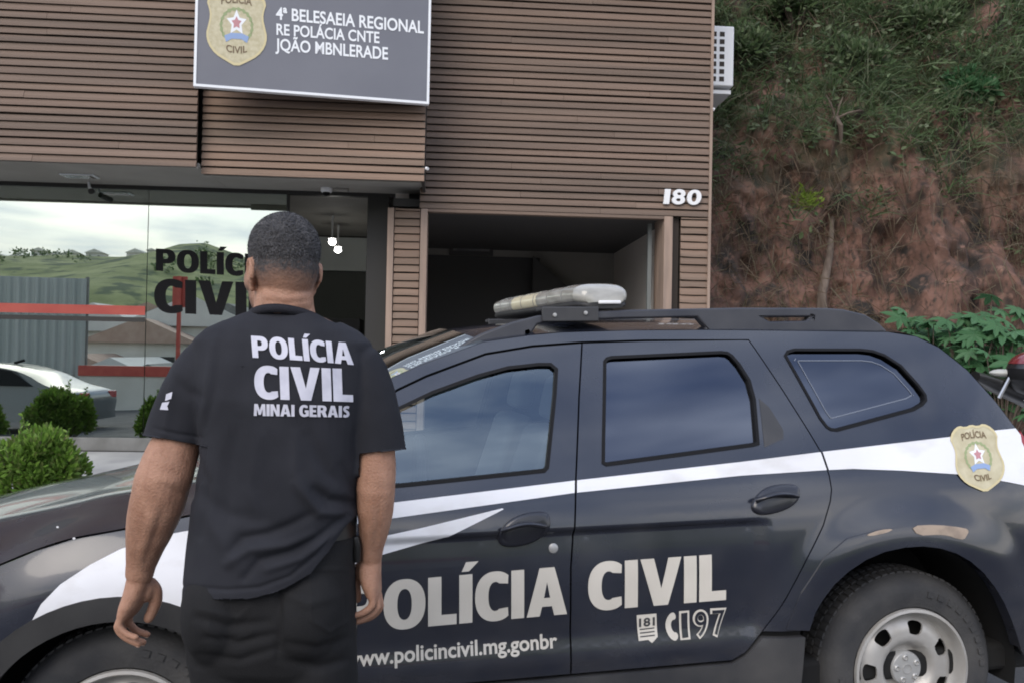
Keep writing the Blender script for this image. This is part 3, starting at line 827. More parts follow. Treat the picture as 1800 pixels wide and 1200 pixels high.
# spans from side to side
def span(name, edge, mt, bulge, n=22, closed_i=True, parent=None, step=None):
    rows = []
    for (x, z) in edge:
        row = []
        y0 = S(x, z)
        for j in range(n + 1):
            t = j / n; t = .5 - .5 * math.cos(math.pi * t)
            dx, dz = bulge(x, z, t)
            row.append((x + dx, lerp(y0, CW - y0, t), z + dz))
        rows.append(row)
    m = MB().loft(rows, cap=False, closed=False)
    return m.build(name, mt, parent or car, smooth=50, fixn=False)
roof_e = [tuple(p) for p in cr_spline([(p[0], p[1]) for p in GUT[4:13]], 4)]
span('roof', roof_e, M_paint, lambda x, z, t: (-.10 * sm(1.6, 1.157, x) * (1 - abs(2 * t - 1) ** 2), .055 * (1 - abs(2 * t - 1) ** 2.6)))
span('windshield', GUT[0:5], glass_mat('windscreen glass', (.5, .56, .56), .05, (.8, .9, .95), .02), lambda x, z, t: (-.10 * (1 - abs(2 * t - 1) ** 2), .03 * sm(1.0, 1.55, z) * (1 - abs(2 * t - 1) ** 2.6) + .03 * (1 - abs(2 * t - 1) ** 2)))
span('tailgate', [tuple(p) for p in cr_spline([(p[0], p[1]) for p in GUT[12:] + REAR[:3]], 3)], M_paint, lambda x, z, t: (.12 * (1 - abs(2 * t - 1) ** 2.2), .02 * (1 - abs(2 * t - 1) ** 2.6)))
span('rear_bumper', REAR[2:], M_cladding, lambda x, z, t: (.13 * (1 - abs(2 * t - 1) ** 2.2), 0))
span('front_bumper', [(-.62, .81), (-.70, .70), (-.72, .5), (-.66, .37)], M_cladding, lambda x, z, t: (-.16 * (1 - abs(2 * t - 1) ** 2.2), 0))
HC = [(-.74, .86), (-.64, .955), (-.457, .999), (-.144, 1.058), (.10, 1.085), (.41, 1.11)]
hood_e = [tuple(p) for p in cr_spline([(-.62, .813), (-.45, .871), (-.32, .918), (-.224, .955), (-.116, .985), (.017, 1.003), (.30, 1.048), (.41, 1.063)], 3)]
def hood_b(x, z, t):
    w = 1 - abs(2 * t - 1) ** 2.6
    ridge = .012 * math.exp(-((t - .2) / .05) ** 2) + .012 * math.exp(-((t - .8) / .05) ** 2)
    return (-.10 * w * sm(-.2, -.62, x), (interp(HC, x) - z) * w + ridge * sm(-.7, -.3, x))
hood = span('hood', hood_e, M_paint, hood_b, n=40)
# cowl and wiper
span('cowl', [(.41, 1.062), (.40, 1.12)], M_cladding, lambda x, z, t: (0, .045 * (1 - abs(2 * t - 1) ** 2.6)))
MB().tube([(.47, .55, 1.165), (.44, 1.0, 1.185), (.46, 1.5, 1.165)], .010, 6).build('wiper', M_rubber, car)
panel('headlight', [(-.66, .80), (-.37, .876), (-.335, .83), (-.62, .68)], M_lens, off=.004, lip=.01)
panel('headlight', [(-.66, .80), (-.37, .876), (-.335, .83), (-.62, .68)], M_lens, off=.004, lip=.01, mirror=True)
for mir in (False, True): panel('tail_lamp', [(3.190, 1.19), (3.206, 1.155), (3.24, 1.06), (3.26, .98), (3.235, .98), (3.205, 1.06), (3.182, 1.15)], M_redlens, off=.004, lip=.01, mirror=mir)
# floor pan, wheel wells, dashboard, seats
MB().box(-.6, 3.2, .10, CW - .10, .30, .40).build('floor_pan', M_under, car, bevel=.02)
for wx in (0, 2.62):
    for y0, y1 in ((.05, .45), (CW - .45, CW - .05)):
        ringw = lambda y: [(wx + .47 * math.cos(R(a)), y, .345 + .47 * math.sin(R(a))) for a in range(-10, 191, 10)]
        MB().loft([ringw(y0), ringw(y1)], cap=False, closed=False).build('wheel_well', M_under, car, fixn=False)
        MB().add(ringw(y1 if y0 < .5 else y0), [tuple(range(21))]).build('wheel_well', M_under, car, fixn=False)
MB().prism([(.42, .75), (.42, 1.06), (.60, 1.09), (.80, 1.02), (.86, .80), (.80, .70)], lambda p, h: (p[0], h, p[1]), .16, CW - .16).build('dashboard', M_seat, car, bevel=.02)
def seat(x, y, w):
    m = MB()
    m.loft([[(x - .28 + a, y + b * w, .66 + .06 * (a > .3)) for a, b in ((0, -.5), (.5, -.5), (.5, .5), (0, .5))], [(x - .30 + a, y + b * w, .78) for a, b in ((0, -.5), (.54, -.5), (.54, .5), (0, .5))]])
    m.loft([[(x + .12 + a, y + b * w, .70) for a, b in ((0, -.5), (.14, -.5), (.14, .5), (0, .5))], [(x + .30 + a, y + b * w * .86, 1.22) for a, b in ((0, -.5), (.11, -.5), (.11, .5), (0, .5))]])
    m.loft([[(x + .33 + a, y + b * .26, 1.25) for a, b in ((0, -.5), (.09, -.5), (.09, .5), (0, .5))], [(x + .37 + a, y + b * .24, 1.42) for a, b in ((0, -.5), (.08, -.5), (.08, .5), (0, .5))]])
    return m.build('seat', M_seat, car, bevel=.035, bseg=3)
seat(1.10, .55, .50); seat(1.10, CW - .55, .50)
seat(2.0, .62, .62); seat(2.0, CW - .62, .62)
MB().lathe([(.175, 0), (.19, .015), (.19, .03), (.175, .042), (.162, .03), (.162, .012), (.175, 0)], (.93, .55, 1.02), 'X', 28).build('steering_wheel', M_rubber, car)

# wheels
def wheel(x, y, sgn, name='wheel'):
    T = lambda v: [(x + p[0], y + sgn * p[1], .345 + p[2]) for p in v]
    prof = [(.205, .16), (.22, .02), (.232, .004), (.25, 0), (.285, -.004), (.310, .002), (.330, .022), (.3435, .045), (.345, .06), (.345, .16), (.330, .20), (.22, .21)]
    m = MB().lathe(prof, seg=72); m.v = [Vector(p) for p in T(m.v)]
    w = m.build('wheel', M_tyre, car, smooth=35)
    m = MB()
    for k in range(72):                          # tread blocks
        a = 2 * math.pi * k / 72
        for (h0, h1, da) in ((.048, .085, 0), (.095, .125, .03), (.135, .170, .01)):
            pts = [(r_ * math.cos(a + da + s), h, r_ * math.sin(a + da + s)) for r_ in (.343, .350) for h in (h0, h1) for s in (0, .06)]
            m.add(T(pts), [(0, 1, 3, 2), (4, 6, 7, 5), (0, 4, 5, 1), (1, 5, 7, 3), (3, 7, 6, 2), (2, 6, 4, 0)])
    m.build('tread', M_tyre, w, smooth=0)
    # raised ring of sidewall lettering
    for k0 in (0, 20):
      m = MB()
      for k in range(k0, k0 + 9):
        a = 2 * math.pi * k / 40
        pts = [(r_ * math.cos(a + s), h, r_ * math.sin(a + s)) for r_ in (.272, .292) for h in (.0005, -.0075) for s in (0, .085)]
        m.add(T(pts), [(0, 1, 3, 2), (4, 6, 7, 5), (0, 4, 5, 1), (1, 5, 7, 3), (3, 7, 6, 2), (2, 6, 4, 0)])
      m.build('sidewall_marking', M_tyre, w, smooth=0)
    # steel rim: flange + barrel, disc with seven openings, hub cap with bolts
    m = MB().lathe([(.226, .008), (.224, -.004), (.214, -.006), (.208, .004), (.203, .028), (.196, .045), (.190, .050)], seg=72); m.v = [Vector(p) for p in T(m.v)]
    m.build('rim', M_steel, w, smooth=30)
    circ = lambda r_, n=64: [(r_ * math.cos(2 * math.pi * k / n), r_ * math.sin(2 * math.pi * k / n)) for k in range(n)]
    holes = []
    for k in range(7):
        a = R(129 + k * 360 / 7); e1 = Vector((math.cos(a), math.sin(a))); e2 = Vector((-e1.y, e1.x))
        pts = [(-.024, -.020), (-.006, -.027), (.016, -.033), (.024, -.018), (.026, 0), (.024, .018), (.016, .033), (-.006, .027), (-.024, .020)]
        c = e1 * .150
        holes.append([tuple(c + e1 * p + e2 * q) for p, q in chaikin(pts, 1)])
    vs, ts = fill2d(circ(.191), holes, .014)
    dep = lambda r_: interp([(0, .062), (.070, .062), (.078, .058), (.098, .026), (.108, .020), (.15, .022), (.175, .034), (.191, .050)], r_)
    v = [(p[0], dep(math.hypot(*p)), p[1]) for p in vs]; f = list(ts); mp = {}
    for a, b in boundary(ts):
        for i in (a, b):
            if i not in mp: mp[i] = len(v); v.append((v[i][0], v[i][1] + .008, v[i][2]))
        f.append((b, a, mp[a], mp[b]))
    MB().add(T(v), f).build('rim_disc', M_steel, w, smooth=38)
    m = MB().lathe([(.0001, .030), (.030, .028), (.056, .031), (.060, .036), (.060, .064)], seg=40); m.v = [Vector(p) for p in T(m.v)]
    hc = m.build('hub_cap', M_cap, w)
    m = MB()
    for k in range(5):
        a = R(100 + 72 * k); cx, cz = .042 * math.cos(a), .042 * math.sin(a)
        b = MB().lathe([(.011, .034), (.011, .026), (.008, .023), (.007, .029), (.0001, .030)], (cx, 0, cz), seg=12)
        m.add(b.v, b.f)
    b = MB().lathe([(.019, .0285), (.019, .0265), (.016, .0262), (.016, .0285)], seg=24); m.add(b.v, b.f)
    m.v = [Vector(p) for p in T(m.v)]; m.build('wheel_bolt', M_cap, hc)
    MB().add(T([(.12 * math.cos(2 * math.pi * k / 32) * 1.65, .115, .12 * math.sin(2 * math.pi * k / 32) * 1.65) for k in range(32)]), [tuple(range(32))]).build('brake_drum', M_under, w, fixn=False)
    return w
for x in (0, 2.673):
    wheel(x, .06, 1); wheel(x, CW - .06, -1)

# door handles
def handle(pts, parent):
    pl = [onS(*p) for p in pts]
    cx, cz = sum(p[0] for p in pl) / len(pl), sum(p[1] for p in pl) / len(pl)
    outl = chaikin(pl, 2)
    rings = []
    for k, (s, o) in enumerate(((1.0, 0), (.99, .007), (.93, .012), (.80, .015))):
        rings.append([(cx + (x - cx) * s, S(x, z) - o, cz + (z - cz) * s) for x, z in outl])
    MB().loft(rings).build('door_handle', M_handle, parent, smooth=60)
    # grip bar across the upper half, leaving the finger recess below
    a = (min(p[0] for p in pl) + .014, cz + .004); b = (max(p[0] for p in pl) - .028, cz + .010)
    path = [(lerp(a[0], b[0], t), S(lerp(a[0], b[0], t), cz) - .016 - .020 * math.sin(math.pi * t) ** .6, lerp(a[1], b[1], t) + .016 * math.sin(math.pi * t)) for t in [i / 10 for i in range(11)]]
    MB().tube(path, [(.016 + .004 * math.sin(math.pi * i / 10), .008) for i in range(11)], 12).build('handle_grip', M_handle, parent, smooth=60)
handle([(875, 938), (890, 915), (920, 901), (955, 897), (967, 905), (967, 930), (945, 954), (905, 964), (878, 960)], near['fd'])
handle([(1319, 884), (1335, 862), (1358, 851), (1398, 849), (1406, 862), (1402, 880), (1380, 896), (1340, 906), (1322, 898)], near['rd'])
lx, lz = onS(975, 965)
m = MB().lathe([(.016, .004), (.016, -.003), (.012, -.006), (.0001, -.006)], (lx, S(lx, lz), lz), seg=20); m.build('door_lock', M_cap, near['fd'])
# mirrors
for mir in (False, True):
    m = MB().ell((.60, -.11, 1.14), (.075, .11, .075), 20, 12)
    m.tube([(.62, .06, 1.06), (.60, -.05, 1.08)], .03, 8)
    if mir: m.v = [Vector((p.x, CW - p.y, p.z)) for p in m.v]
    m.build('mirror', M_paint, car)
# roof rails and light bar
def rail(mir):
    Yr = lambda x, z: .285 + (z - 1.58) * .15
    top = [(1.048, 1.523), (1.10, 1.553), (1.159, 1.583), (1.265, 1.621), (1.362, 1.644), (1.48, 1.655), (1.697, 1.663), (2.148, 1.669), (2.50, 1.666), (2.572, 1.661), (2.663, 1.640), (2.72, 1.605), (2.752, 1.572)]
    out = top + [(2.60, 1.568), (1.45, 1.572), (1.30, 1.562), (1.157, 1.545), (1.06, 1.515)]
    slot1 = [(1.335, 1.578), (1.36, 1.612), (1.40, 1.622), (1.66, 1.630), (1.97, 1.634), (2.005, 1.592), (1.60, 1.590)]
    slot2 = [(2.235, 1.632), (2.43, 1.632), (2.41, 1.618), (2.26, 1.617)]
    vs, ts = fill2d(out, [slot1, slot2], .03)
    v = [(x, Yr(x, z), z) for x, z in vs] + [(x, Yr(x, z) + .045, z) for x, z in vs]; n = len(vs)
    f = list(ts) + [tuple(i + n for i in q[::-1]) for q in ts] + [(b, a, a + n, b + n) for a, b in boundary(ts)]
    if mir: v = [(x, CW - y, z) for x, y, z in v]; f = [q[::-1] for q in f]
    MB().add(v, f).build('roof_rail', M_cladding if mir else M_railp, car, smooth=38, bevel=.008, bseg=3, fixn=False)
M_railp = mat('roof rail plastic', (.022, .023, .030), .38, col2=(.045, .045, .05), nscale=5)
rail(False); rail(True)
def lb_ring(y, hw, zb, zt, xc):
    n = 20; out = []
    for k in range(n):
        a = 2 * math.pi * k / n; c, s = math.cos(a), math.sin(a)
        out.append((xc + hw * abs(c) ** .7 * (1 if c > 0 else -1), y, (zb + zt) / 2 + (zt - zb) / 2 * abs(s) ** .7 * (1 if s > 0 else -1)))
    return out
M_divider = mat('grey lens divider', (.20, .20, .19), .3)
LBX = 1.615
ys = [(.30, .55), (.315, .78), (.35, .95), (.42, 1), (.75, 1), (1.07, 1), (1.28, 1), (1.35, .95), (1.385, .78), (1.40, .55)]
lb_base = MB().loft([lb_ring(y, .100 * k ** .6, 1.668, 1.668 + .042 * k, LBX - .13 * (y - .30)) for y, k in ys]).build('light_bar', M_archplastic, car, smooth=50)
for (ya, yb, mt) in ((0, 2, M_lens), (2, 4, M_lens), (4, 5, M_lens2), (5, 7, M_lens), (7, 9, M_lens)):
    sub = ys[ya:yb + 1]
    MB().loft([lb_ring(y + (.002 if i == 0 else -.002 if i == len(sub) - 1 else 0), .106 * k ** .6, 1.682, 1.682 + .084 * k ** .8, LBX - .13 * (y - .30)) for i, (y, k) in enumerate(sub)]).build('beacon_lens', mt, lb_base, smooth=50)
for y in (.46, .62, .78, .94, 1.10, 1.24):
    MB().loft([lb_ring(y + o_, .1072, 1.6805, 1.7675, LBX - .13 * (y - .30)) for o_ in (-.003, .003)]).build('lens_divider', M_divider, lb_base, smooth=50)
MB().box(1.59, 1.675, .292, .312, 1.684, 1.697).build('end_lamp', M_white, lb_base, bevel=.004)
for y in (.292, CW - .292 - .012):
    mb = MB().box(1.375, 1.585, y - .012, y + .0, 1.622, 1.674).box(1.375, 1.585, y, y + .10, 1.662, 1.674)
    br = mb.build('mounting_bracket', M_cladding, car, bevel=.003)
    if y < .5:
        for bx, bz in ((1.42, 1.645), (1.535, 1.652)):
            MB().lathe([(.007, 0), (.007, -.006), (.0001, -.007)], (bx, y - .012, bz), seg=12).build('bolt', M_cap, br)

# livery
clip_d = [inset(F_DOOR, g + .001), inset(R_DOOR, g + .001), inset(BODY, g + .001), inset(FENDER, g + .001)]
def P(*px): return [onS(*p) for p in px]
up = P((692, 882), (1013, 843), (1300, 811), (1441, 793.5), (1668, 767), (1753, 755), (1793, 751))
lo = P((1800, 852), (1770, 846), (1691, 833), (1583, 826), (1498, 823), (1453, 825), (1300, 835), (1010, 865), (688, 910), (590, 926))
wedge = P((640, 950), (680, 940), (740, 927), (883, 892), (885, 894), (787, 943), (670, 977), (590, 1018), (520, 1085))
swoosh = [(.40, .50), (.30, .69)] + [(.456 * math.cos(R(a)), .345 + .456 * math.sin(R(a))) for a in range(52, 115, 6)] + P((60, 1088), (77, 1057), (110, 1023), (160, 990), (213, 963), (287, 940), (322, 933), (420, 918), (520, 905))
stripe_poly = up + [(3.205, 1.15)] + lo + wedge + swoosh
panel('stripe', stripe_poly, M_stripe, off=.0034, lip=0, step=.022, clip=clip_d)
def decal(txt, bold, bl, br, tl, tr, name='lettering', mt=None, off=.003, cut=(14, 5), spacing=1.0):
    q = bil(*[Vector((*onS(*p), 0)) for p in (bl, br, tl, tr)])
    def fn(s, t):
        p = q(s, t); return (p.x, S(p.x, p.y) - off, p.y)
    mm = fit_glyphs(txt, fn) if bold is None else fit_text(txt, bold, fn, cut=cut, spacing=spacing)
    return mm.build(name, mt or M_cream, car, smooth=0, fixn=False)
decal('POLÍCIA', None, (603, 1117), (999, 1081), (603, 1030), (999, 996))
decal('CIVIL', None, (1036, 1076), (1280, 1056), (1036, 991), (1280, 974))
decal('www.policincivil.mg.gonbr', .022, (604, 1174), (981, 1139), (604, 1147), (981, 1114), cut=(20, 3))
for ch, xa, xb, yb, yt in (('1', 1197, 1215, 1125, 1076), ('9', 1221, 1249, 1122.5, 1074), ('7', 1252, 1281, 1119.5, 1071)):
    decal(ch, .03, (xa, yb), (xb, yb - 1.5), (xa, yt), (xb, yt - 1.5), cut=(2, 3), name='digit')
    decal(ch, .0, (xa + 3.5, yb - 3.5), (xb - 3.5, yb - 5), (xa + 3.5, yt + 3.5), (xb - 3.5, yt + 2), mt=M_paint, off=.0045, cut=(2, 3), name='digit_inset')
def pdecal(name, pts, mt, off=.003, ch=1):
    return panel(name, [onS(*p) for p in (chaikin(pts, ch) if ch else pts)], mt, off=off, lip=0, step=.012)
pdecal('phone_symbol', [(1186, 1077), (1191, 1082), (1191, 1090), (1184, 1092), (1182, 1102), (1186, 1112), (1193, 1113), (1194, 1121), (1188, 1127), (1179, 1122), (1173, 1108), (1173, 1095), (1178, 1083)], M_cream)
pdecal('small_badge', [(1122, 1083), (1157, 1080), (1158, 1120), (1147, 1130), (1141, 1125), (1124, 1127)], M_cream, ch=0)
decal('181', .03, (1126, 1104), (1154, 1101), (1126, 1089), (1154, 1086), mt=M_cladding, off=.0042, cut=(2, 2))
for y in (1107, 1113, 1119): pdecal('small_badge_line', [(1127, y), (1153, y - 3), (1153, y - 1), (1127, y + 2)], M_cladding, .0042, 0)
emblem(lambda x, y, off: (lambda q: (q[0], S(*q) - .0035 - off, q[1]))(onS(1718 + 43 * x + 13 * y, 804 + 59 * y - 4 * x)), car, .0011)
pdecal('scuff', [(1594, 921), (1640, 919), (1690, 925), (1697, 930), (1692, 938), (1686, 945), (1672, 943), (1660, 938), (1640, 936), (1605, 938)], M_scuff, .007)
pdecal('scuff', [(1515, 937), (1540, 928), (1565, 926), (1552, 933), (1524, 939)], M_scuff, .007)
for px, py, r_ in ((131, 945, 3), (102, 925, 2.5), (1733, 1006, 2), (980, 1010, 0)):
    if r_: pdecal('paint_chip', [(px + r_ * math.cos(k), py + r_ * .8 * math.sin(k)) for k in (0, 1, 2, 3, 4, 5)], M_chip, .004)
# ------------------------------------------------------------------ the person (seen from behind; figure coordinates are photograph pixels at his own distance)
Y0 = 1.92
KP = Y0 / FPX
M_skin = mat('tan skin', (.315, .168, .110), .55, col2=(.41, .232, .158), nscale=26, ndet=10, contrast=(.30, .70), bump=.3, bscale=200, sub=.08, spec=.3)
M_hair = mat('short grey black hair', (.055, .053, .055), .6, col2=(.105, .102, .105), nscale=45, ndet=3, contrast=(.40, .70))
M_shirt = mat('faded black cotton', (.014, .0148, .0195), .85, col2=(.020, .021, .027), nscale=9, bump=.12, bscale=420, spec=.3)
M_collar = mat('black rib collar', (.016, .016, .021), .9, bump=.3, bscale=300, spec=.3)
M_jeans = mat('black denim', (.0075, .0076, .0085), .85, col2=(.0115, .0115, .0125), nscale=9, bump=.2, bscale=380, spec=.3)
M_print = mat('white shirt print', (.56, .56, .63), .75, col2=(.47, .47, .54), nscale=30)
M_shoe = mat('black leather', (.012, .012, .012), .4)
M_nail = mat('finger nail', (.52, .34, .27), .35)

def q(px, py, dy=0.0):
    return W(px, py, Y0) + Vector((0, dy, 0))
def oval(c, hx, hy, n=32, e=2.0, rot=0.0, tilt=0.0):
    out = []
    for k in range(n):
        a = 2 * math.pi * k / n; x, y = math.cos(a), math.sin(a)
        x = abs(x) ** (2 / e) * (1 if x >= 0 else -1) * hx; y = abs(y) ** (2 / e) * (1 if y >= 0 else -1) * hy
        xr, yr = x * math.cos(rot) - y * math.sin(rot), x * math.sin(rot) + y * math.cos(rot)
        out.append(Vector((c[0] + xr, c[1] + yr, c[2] + xr * tilt)))
    return out
def remesh(mb, voxel, it=4, fac=.5):
    me = bpy.data.meshes.new('work'); me.from_pydata([tuple(p) for p in mb.v], [], mb.f)
    bm = bmesh.new(); bm.from_mesh(me); bmesh.ops.recalc_face_normals(bm, faces=bm.faces); bm.to_mesh(me); bm.free()
    o = bpy.data.objects.new('work', me); C.objects.link(o)
    r_ = o.modifiers.new('r', 'REMESH'); r_.mode = 'VOXEL'; r_.voxel_size = voxel
    if it: s_ = o.modifiers.new('s', 'SMOOTH'); s_.factor = fac; s_.iterations = it
    dg = bpy.context.evaluated_depsgraph_get()
    m2 = bpy.data.meshes.new_from_object(o.evaluated_get(dg))
    out = MB(); out.v = [v.co.copy() for v in m2.vertices]; out.f = [tuple(p.vertices) for p in m2.polygons]
    bpy.data.objects.remove(o); bpy.data.meshes.remove(me); bpy.data.meshes.remove(m2)
    return out
def trim(mb, fn, band=.006):
    """cut away where fn < 0; fn returns (value, up-vector along which the value grows by 1 per metre)"""
    val = []; v = [p.copy() for p in mb.v]
    for i, p in enumerate(v):
        f_, d = fn(p)
        if -band < f_ < 0: v[i] = p - d * f_; f_ = 0
        val.append(f_)
    keep = [fc for fc in mb.f if all(val[i] >= 0 for i in fc)]
    used = sorted({i for fc in keep for i in fc}); mp = {o: n for n, o in enumerate(used)}
    out = MB(); out.v = [v[i] for i in used]; out.f = [tuple(mp[i] for i in fc) for fc in keep]
    return out
def vnormals(mb):
    N = [Vector((0, 0, 0)) for _ in mb.v]
    for f in mb.f:
        a, b, c = mb.v[f[0]], mb.v[f[1]], mb.v[f[2]]
        n = (b - a).cross(c - a)
        for i in f: N[i] += n
    return [n.normalized() if n.length > 0 else n for n in N]
def pix(p):
    """photograph pixel of a point (used to lay folds in figure coordinates)"""
    d = cam_inv @ p
    return 900 + FPX * d.x / -d.z, 600 - FPX * d.y / -d.z
cam_inv = cam.matrix_world.inverted()
def segd(x, y, path):
    best = 1e9; tt = 0
    for i, ((x0, y0), (x1, y1)) in enumerate(zip(path, path[1:])):
        dx, dy = x1 - x0, y1 - y0; L = dx * dx + dy * dy
        t = min(1, max(0, ((x - x0) * dx + (y - y0) * dy) / L))
        d = math.hypot(x - x0 - dx * t, y - y0 - dy * t)
        if d < best: best = d; tt = (i + t) / (len(path) - 1)
    return best, tt
def folds(mb, lines, side=-1, ymax=1e9):
    N = vnormals(mb)
    for i, p in enumerate(mb.v):
        if N[i].y > .35: continue
        x, y = pix(p); a = 0
        for path, w, amp in lines:
            d, t = segd(x, y, path)
            if d < 3 * w: a += amp * math.exp(-(d / w) ** 2) * math.sin(math.pi * (.12 + .76 * t)) ** .7
        a += .0016 * noise.noise(p * 9) + .0010 * noise.noise(p * 24)
        mb.v[i] = p + N[i] * a

pgz = street(-.5, 1.9)
ploc = (q(475, 1000).x, Y0, pgz)
person = thing('person', 'person in black printed t-shirt and black trousers standing with back turned before the police car', 'person', ploc, world_coords=True)

# --- body: torso, neck, head, arms, hands and legs as one surface
body = MB()
hc = q(499, 456, .0)                                   # skull centre
FY = R(32)                                             # the face is turned to the left
def H(x, y, z): return hc + Vector((x * math.cos(FY) - y * math.sin(FY), x * math.sin(FY) + y * math.cos(FY), z))
MR = Matrix.Rotation(FY, 3, 'Z')
body.ell(hc + Vector((0, 0, -.004)), (.0745, .093, .094), 36, 22, MR)
body.ell(H(0, .012, .018), (.069, .084, .078), 32, 18, MR)
body.ell(H(0, -.020, -.02), (.070, .073, .080), 30, 18, MR)
body.ell(H(0, -.026, -.092), (.058, .050, .062), 28, 16, MR)
body.ell(H(0, .040, -.075), (.064, .068, .068), 28, 16, MR)        # jaw
body.ell(H(0, .072, -.112), (.036, .032, .030), 20, 12, MR)        # chin
body.ell(H(0, .095, -.036), (.013, .024, .028), 14, 10, MR)        # nose
body.ell(H(0, .107, -.052), (.018, .014, .012), 14, 10, MR)
body.ell(H(0, .086, .012), (.052, .016, .014), 18, 10, MR)         # brow
body.ell(H(0, .094, -.079), (.025, .013, .007), 14, 8, MR)         # lips
body.ell(H(0, .093, -.089), (.022, .012, .007), 14, 8, MR)
for s in (-1, 1):
    body.ell(H(s * .051, .056, -.045), (.021, .034, .032), 16, 10, MR)
    ear = Matrix.Rotation(FY + s * R(22), 3, 'Z')
    body.ell(H(s * .072, -.008, -.036), (.007, .016, .029), 18, 12, ear)
    body.tube([H(s * .0775 + s * .002 * math.sin(a), -.010 + .016 * math.cos(a), -.033 + .026 * math.sin(a)) for a in [R(k) for k in range(-60, 240, 20)]], .0048, 8)
    body.ell(H(s * .070, -.002, -.066), (.006, .008, .012), 12, 8, ear)
nk = [(q(500, 600, .0), .094, .085), (q(500, 575, -.002), .081, .072), (q(500, 555, .0), .070, .067), (q(499, 535, .004), .0655, .066), (q(498, 510, .010), .0635, .068), (q(498, 480, .014), .062, .069)]
body.loft([oval(c, a, b) for c, a, b in nk])
TOR = [(548, 438, 562, .062, 0), (556, 420, 582, .070, 0), (566, 396, 604, .080, 0), (580, 366, 630, .092, 0), (600, 344, 652, .105, 0), (640, 342, 656, .122, 0), (700, 348, 652, .136, 0), (760, 358, 642, .138, 0), (830, 352, 636, .140, 0), (900, 343, 630, .143, 0), (960, 336, 626, .146, 0), (1010, 332, 624, .147, 0), (1062, 329, 621, .149, 0)]
def trow(r_, sh=0.0):
    py, l, r__, d, dy = r_
    return oval(q((l + r__) / 2, py, dy), (r__ - l) / 2 * KP - sh, d - sh, 48, 2.35)
body.loft([trow(r_, .018 if r_[0] < 650 else .030) for r_ in TOR[1:12]])
LEFT = [((385, 615), .044, .006), ((360, 660), .044, .002), ((335, 722), .045, -.003), ((315, 772), .050, -.008), ((303, 812), .0545, -.018), ((293, 845), .0565, -.022), ((281, 884), .0555, -.014), ((268, 914), .0515, .0), ((256, 943), .0445, .012), ((245, 972), .037, .024), ((237, 998), .0310, .032), ((231, 1021), .0285, .038)]
RIGHT = [((618, 615), .042, .006), ((634, 660), .042, .002), ((650, 722), .042, -.002), ((660, 780), .043, -.006), ((663, 820), .0435, -.012), ((662, 856), .0435, -.012), ((660, 895), .0400, .0), ((656, 930), .0340, .015), ((650, 962), .0275, .028), ((647, 988), .0245, .036)]
for A in (LEFT, RIGHT):
    P_ = [q(x, y, dy) for (x, y), r_, dy in A]; rr = [r_ for _, r_, _ in A]
    P_ = cr_spline(P_, 3); r2 = []
    for i in range(len(rr) - 1):
        for k in range(3): r2.append(lerp(rr[i], rr[i + 1], k / 3))
    r2.append(rr[-1])
    body.tube(P_, [(r_, r_ * 1.06) for r_ in r2], 24)
nails = []
def hand(wx, wy, s, sc, dy0, skew=0.0):
    k = sc
    def h(ox, oy, dy=0): return q(wx + s * ox * k + skew * oy, wy + oy * k, dy0 + dy * k)
    # palm: thin across the picture, broad in depth
    rows = [(0, -4, 0, .026, .026), (-3, 14, .0, .0265, .034), (-7, 30, .0, .0255, .040), (-13, 46, .0, .0225, .043), (-19, 60, .002, .0185, .043), (-23, 70, .002, .0125, .040)]
    body.loft([oval(h(a, b, c), hx * k, hy * k, 28, 2.3) for a, b, c, hx, hy in rows])
    F = [(-.031, [(-18, 56), (-24, 76), (-11, 90), (7, 96)], .0080), (-.0105, [(-22, 58), (-33, 84), (-20, 102), (5, 113)], .0090), (.0105, [(-22, 58), (-36, 88), (-24, 109), (2, 119)], .0092), (.031, [(-19, 56), (-31, 82), (-18, 102), (2, 110)], .0088)]
    for d, pts, r_ in F:
        pp = [h(x, y, d + .004 * j * (1 if d > 0 else -1) * .5) for j, (x, y) in enumerate(pts)]
        sp = cr_spline(pp, 4); n = len(sp)
        body.tube(sp, [r_ * k * (1.06 - .24 * i / n) for i in range(n)], 12)
        body.ell(sp[-1], r_ * k * .80, 12, 8); body.ell(pp[1], r_ * k * 1.10, 12, 8)
        tip = sp[-1]; t_ = (sp[-1] - sp[-3]).normalized()
        nails.append((tip, t_, r_ * k, s))
    th = [h(10, 12, .018), h(21, 26, .022), h(22, 46, .024), h(17, 62, .022), h(11, 76, .018)]
    sp = cr_spline(th, 4)
    body.tube(sp, [.0175 * k * (1 - .38 * i / len(sp)) for i in range(len(sp))], 14)
    body.ell(sp[-1], .0108 * k, 12, 8)
    body.ell(h(8, 22, .010), (.022 * k, .022 * k, .030 * k), 18, 12)
hand(231, 1024, 1, 1.0, .040)
hand(645, 991, -1, .96, .040, -.2)
# legs
def legs(extra, m, toplist):
    m.loft(toplist)
    for x0, x1, xk, xa in ((341, 486, -.335, -.38), (488, 622, -.165, -.10)):
        c0 = q((x0 + x1) / 2, 1150); hw = (x1 - x0) / 2 * KP
        zz = [(c0.z, c0.x, hw, .105), (c0.z - .12, lerp(c0.x, xk + -.2, .2), hw * .93, .102)]
        kx = c0.x + (.012 if x0 < 400 else -.004); ax = c0.x + (.0 if x0 < 400 else .02)
        zz += [(.62, kx, .084, .088), (.50, kx, .074, .078), (.36, kx, .070, .078), (.22, ax, .058, .062), (.10 + pgz, ax, .050, .056)]
        m.loft([oval((x, Y0 + .0, z), a + extra, b + extra, 32, 2.15) for z, x, a, b in zz])
PEL = [(890, 355, 626, .114), (940, 346, 624, .120), (985, 340, 622, .126), (1030, 336, 622, .130), (1075, 334, 624, .134), (1120, 334, 625, .132), (1155, 335, 625, .120), (1178, 340, 619, .10)]
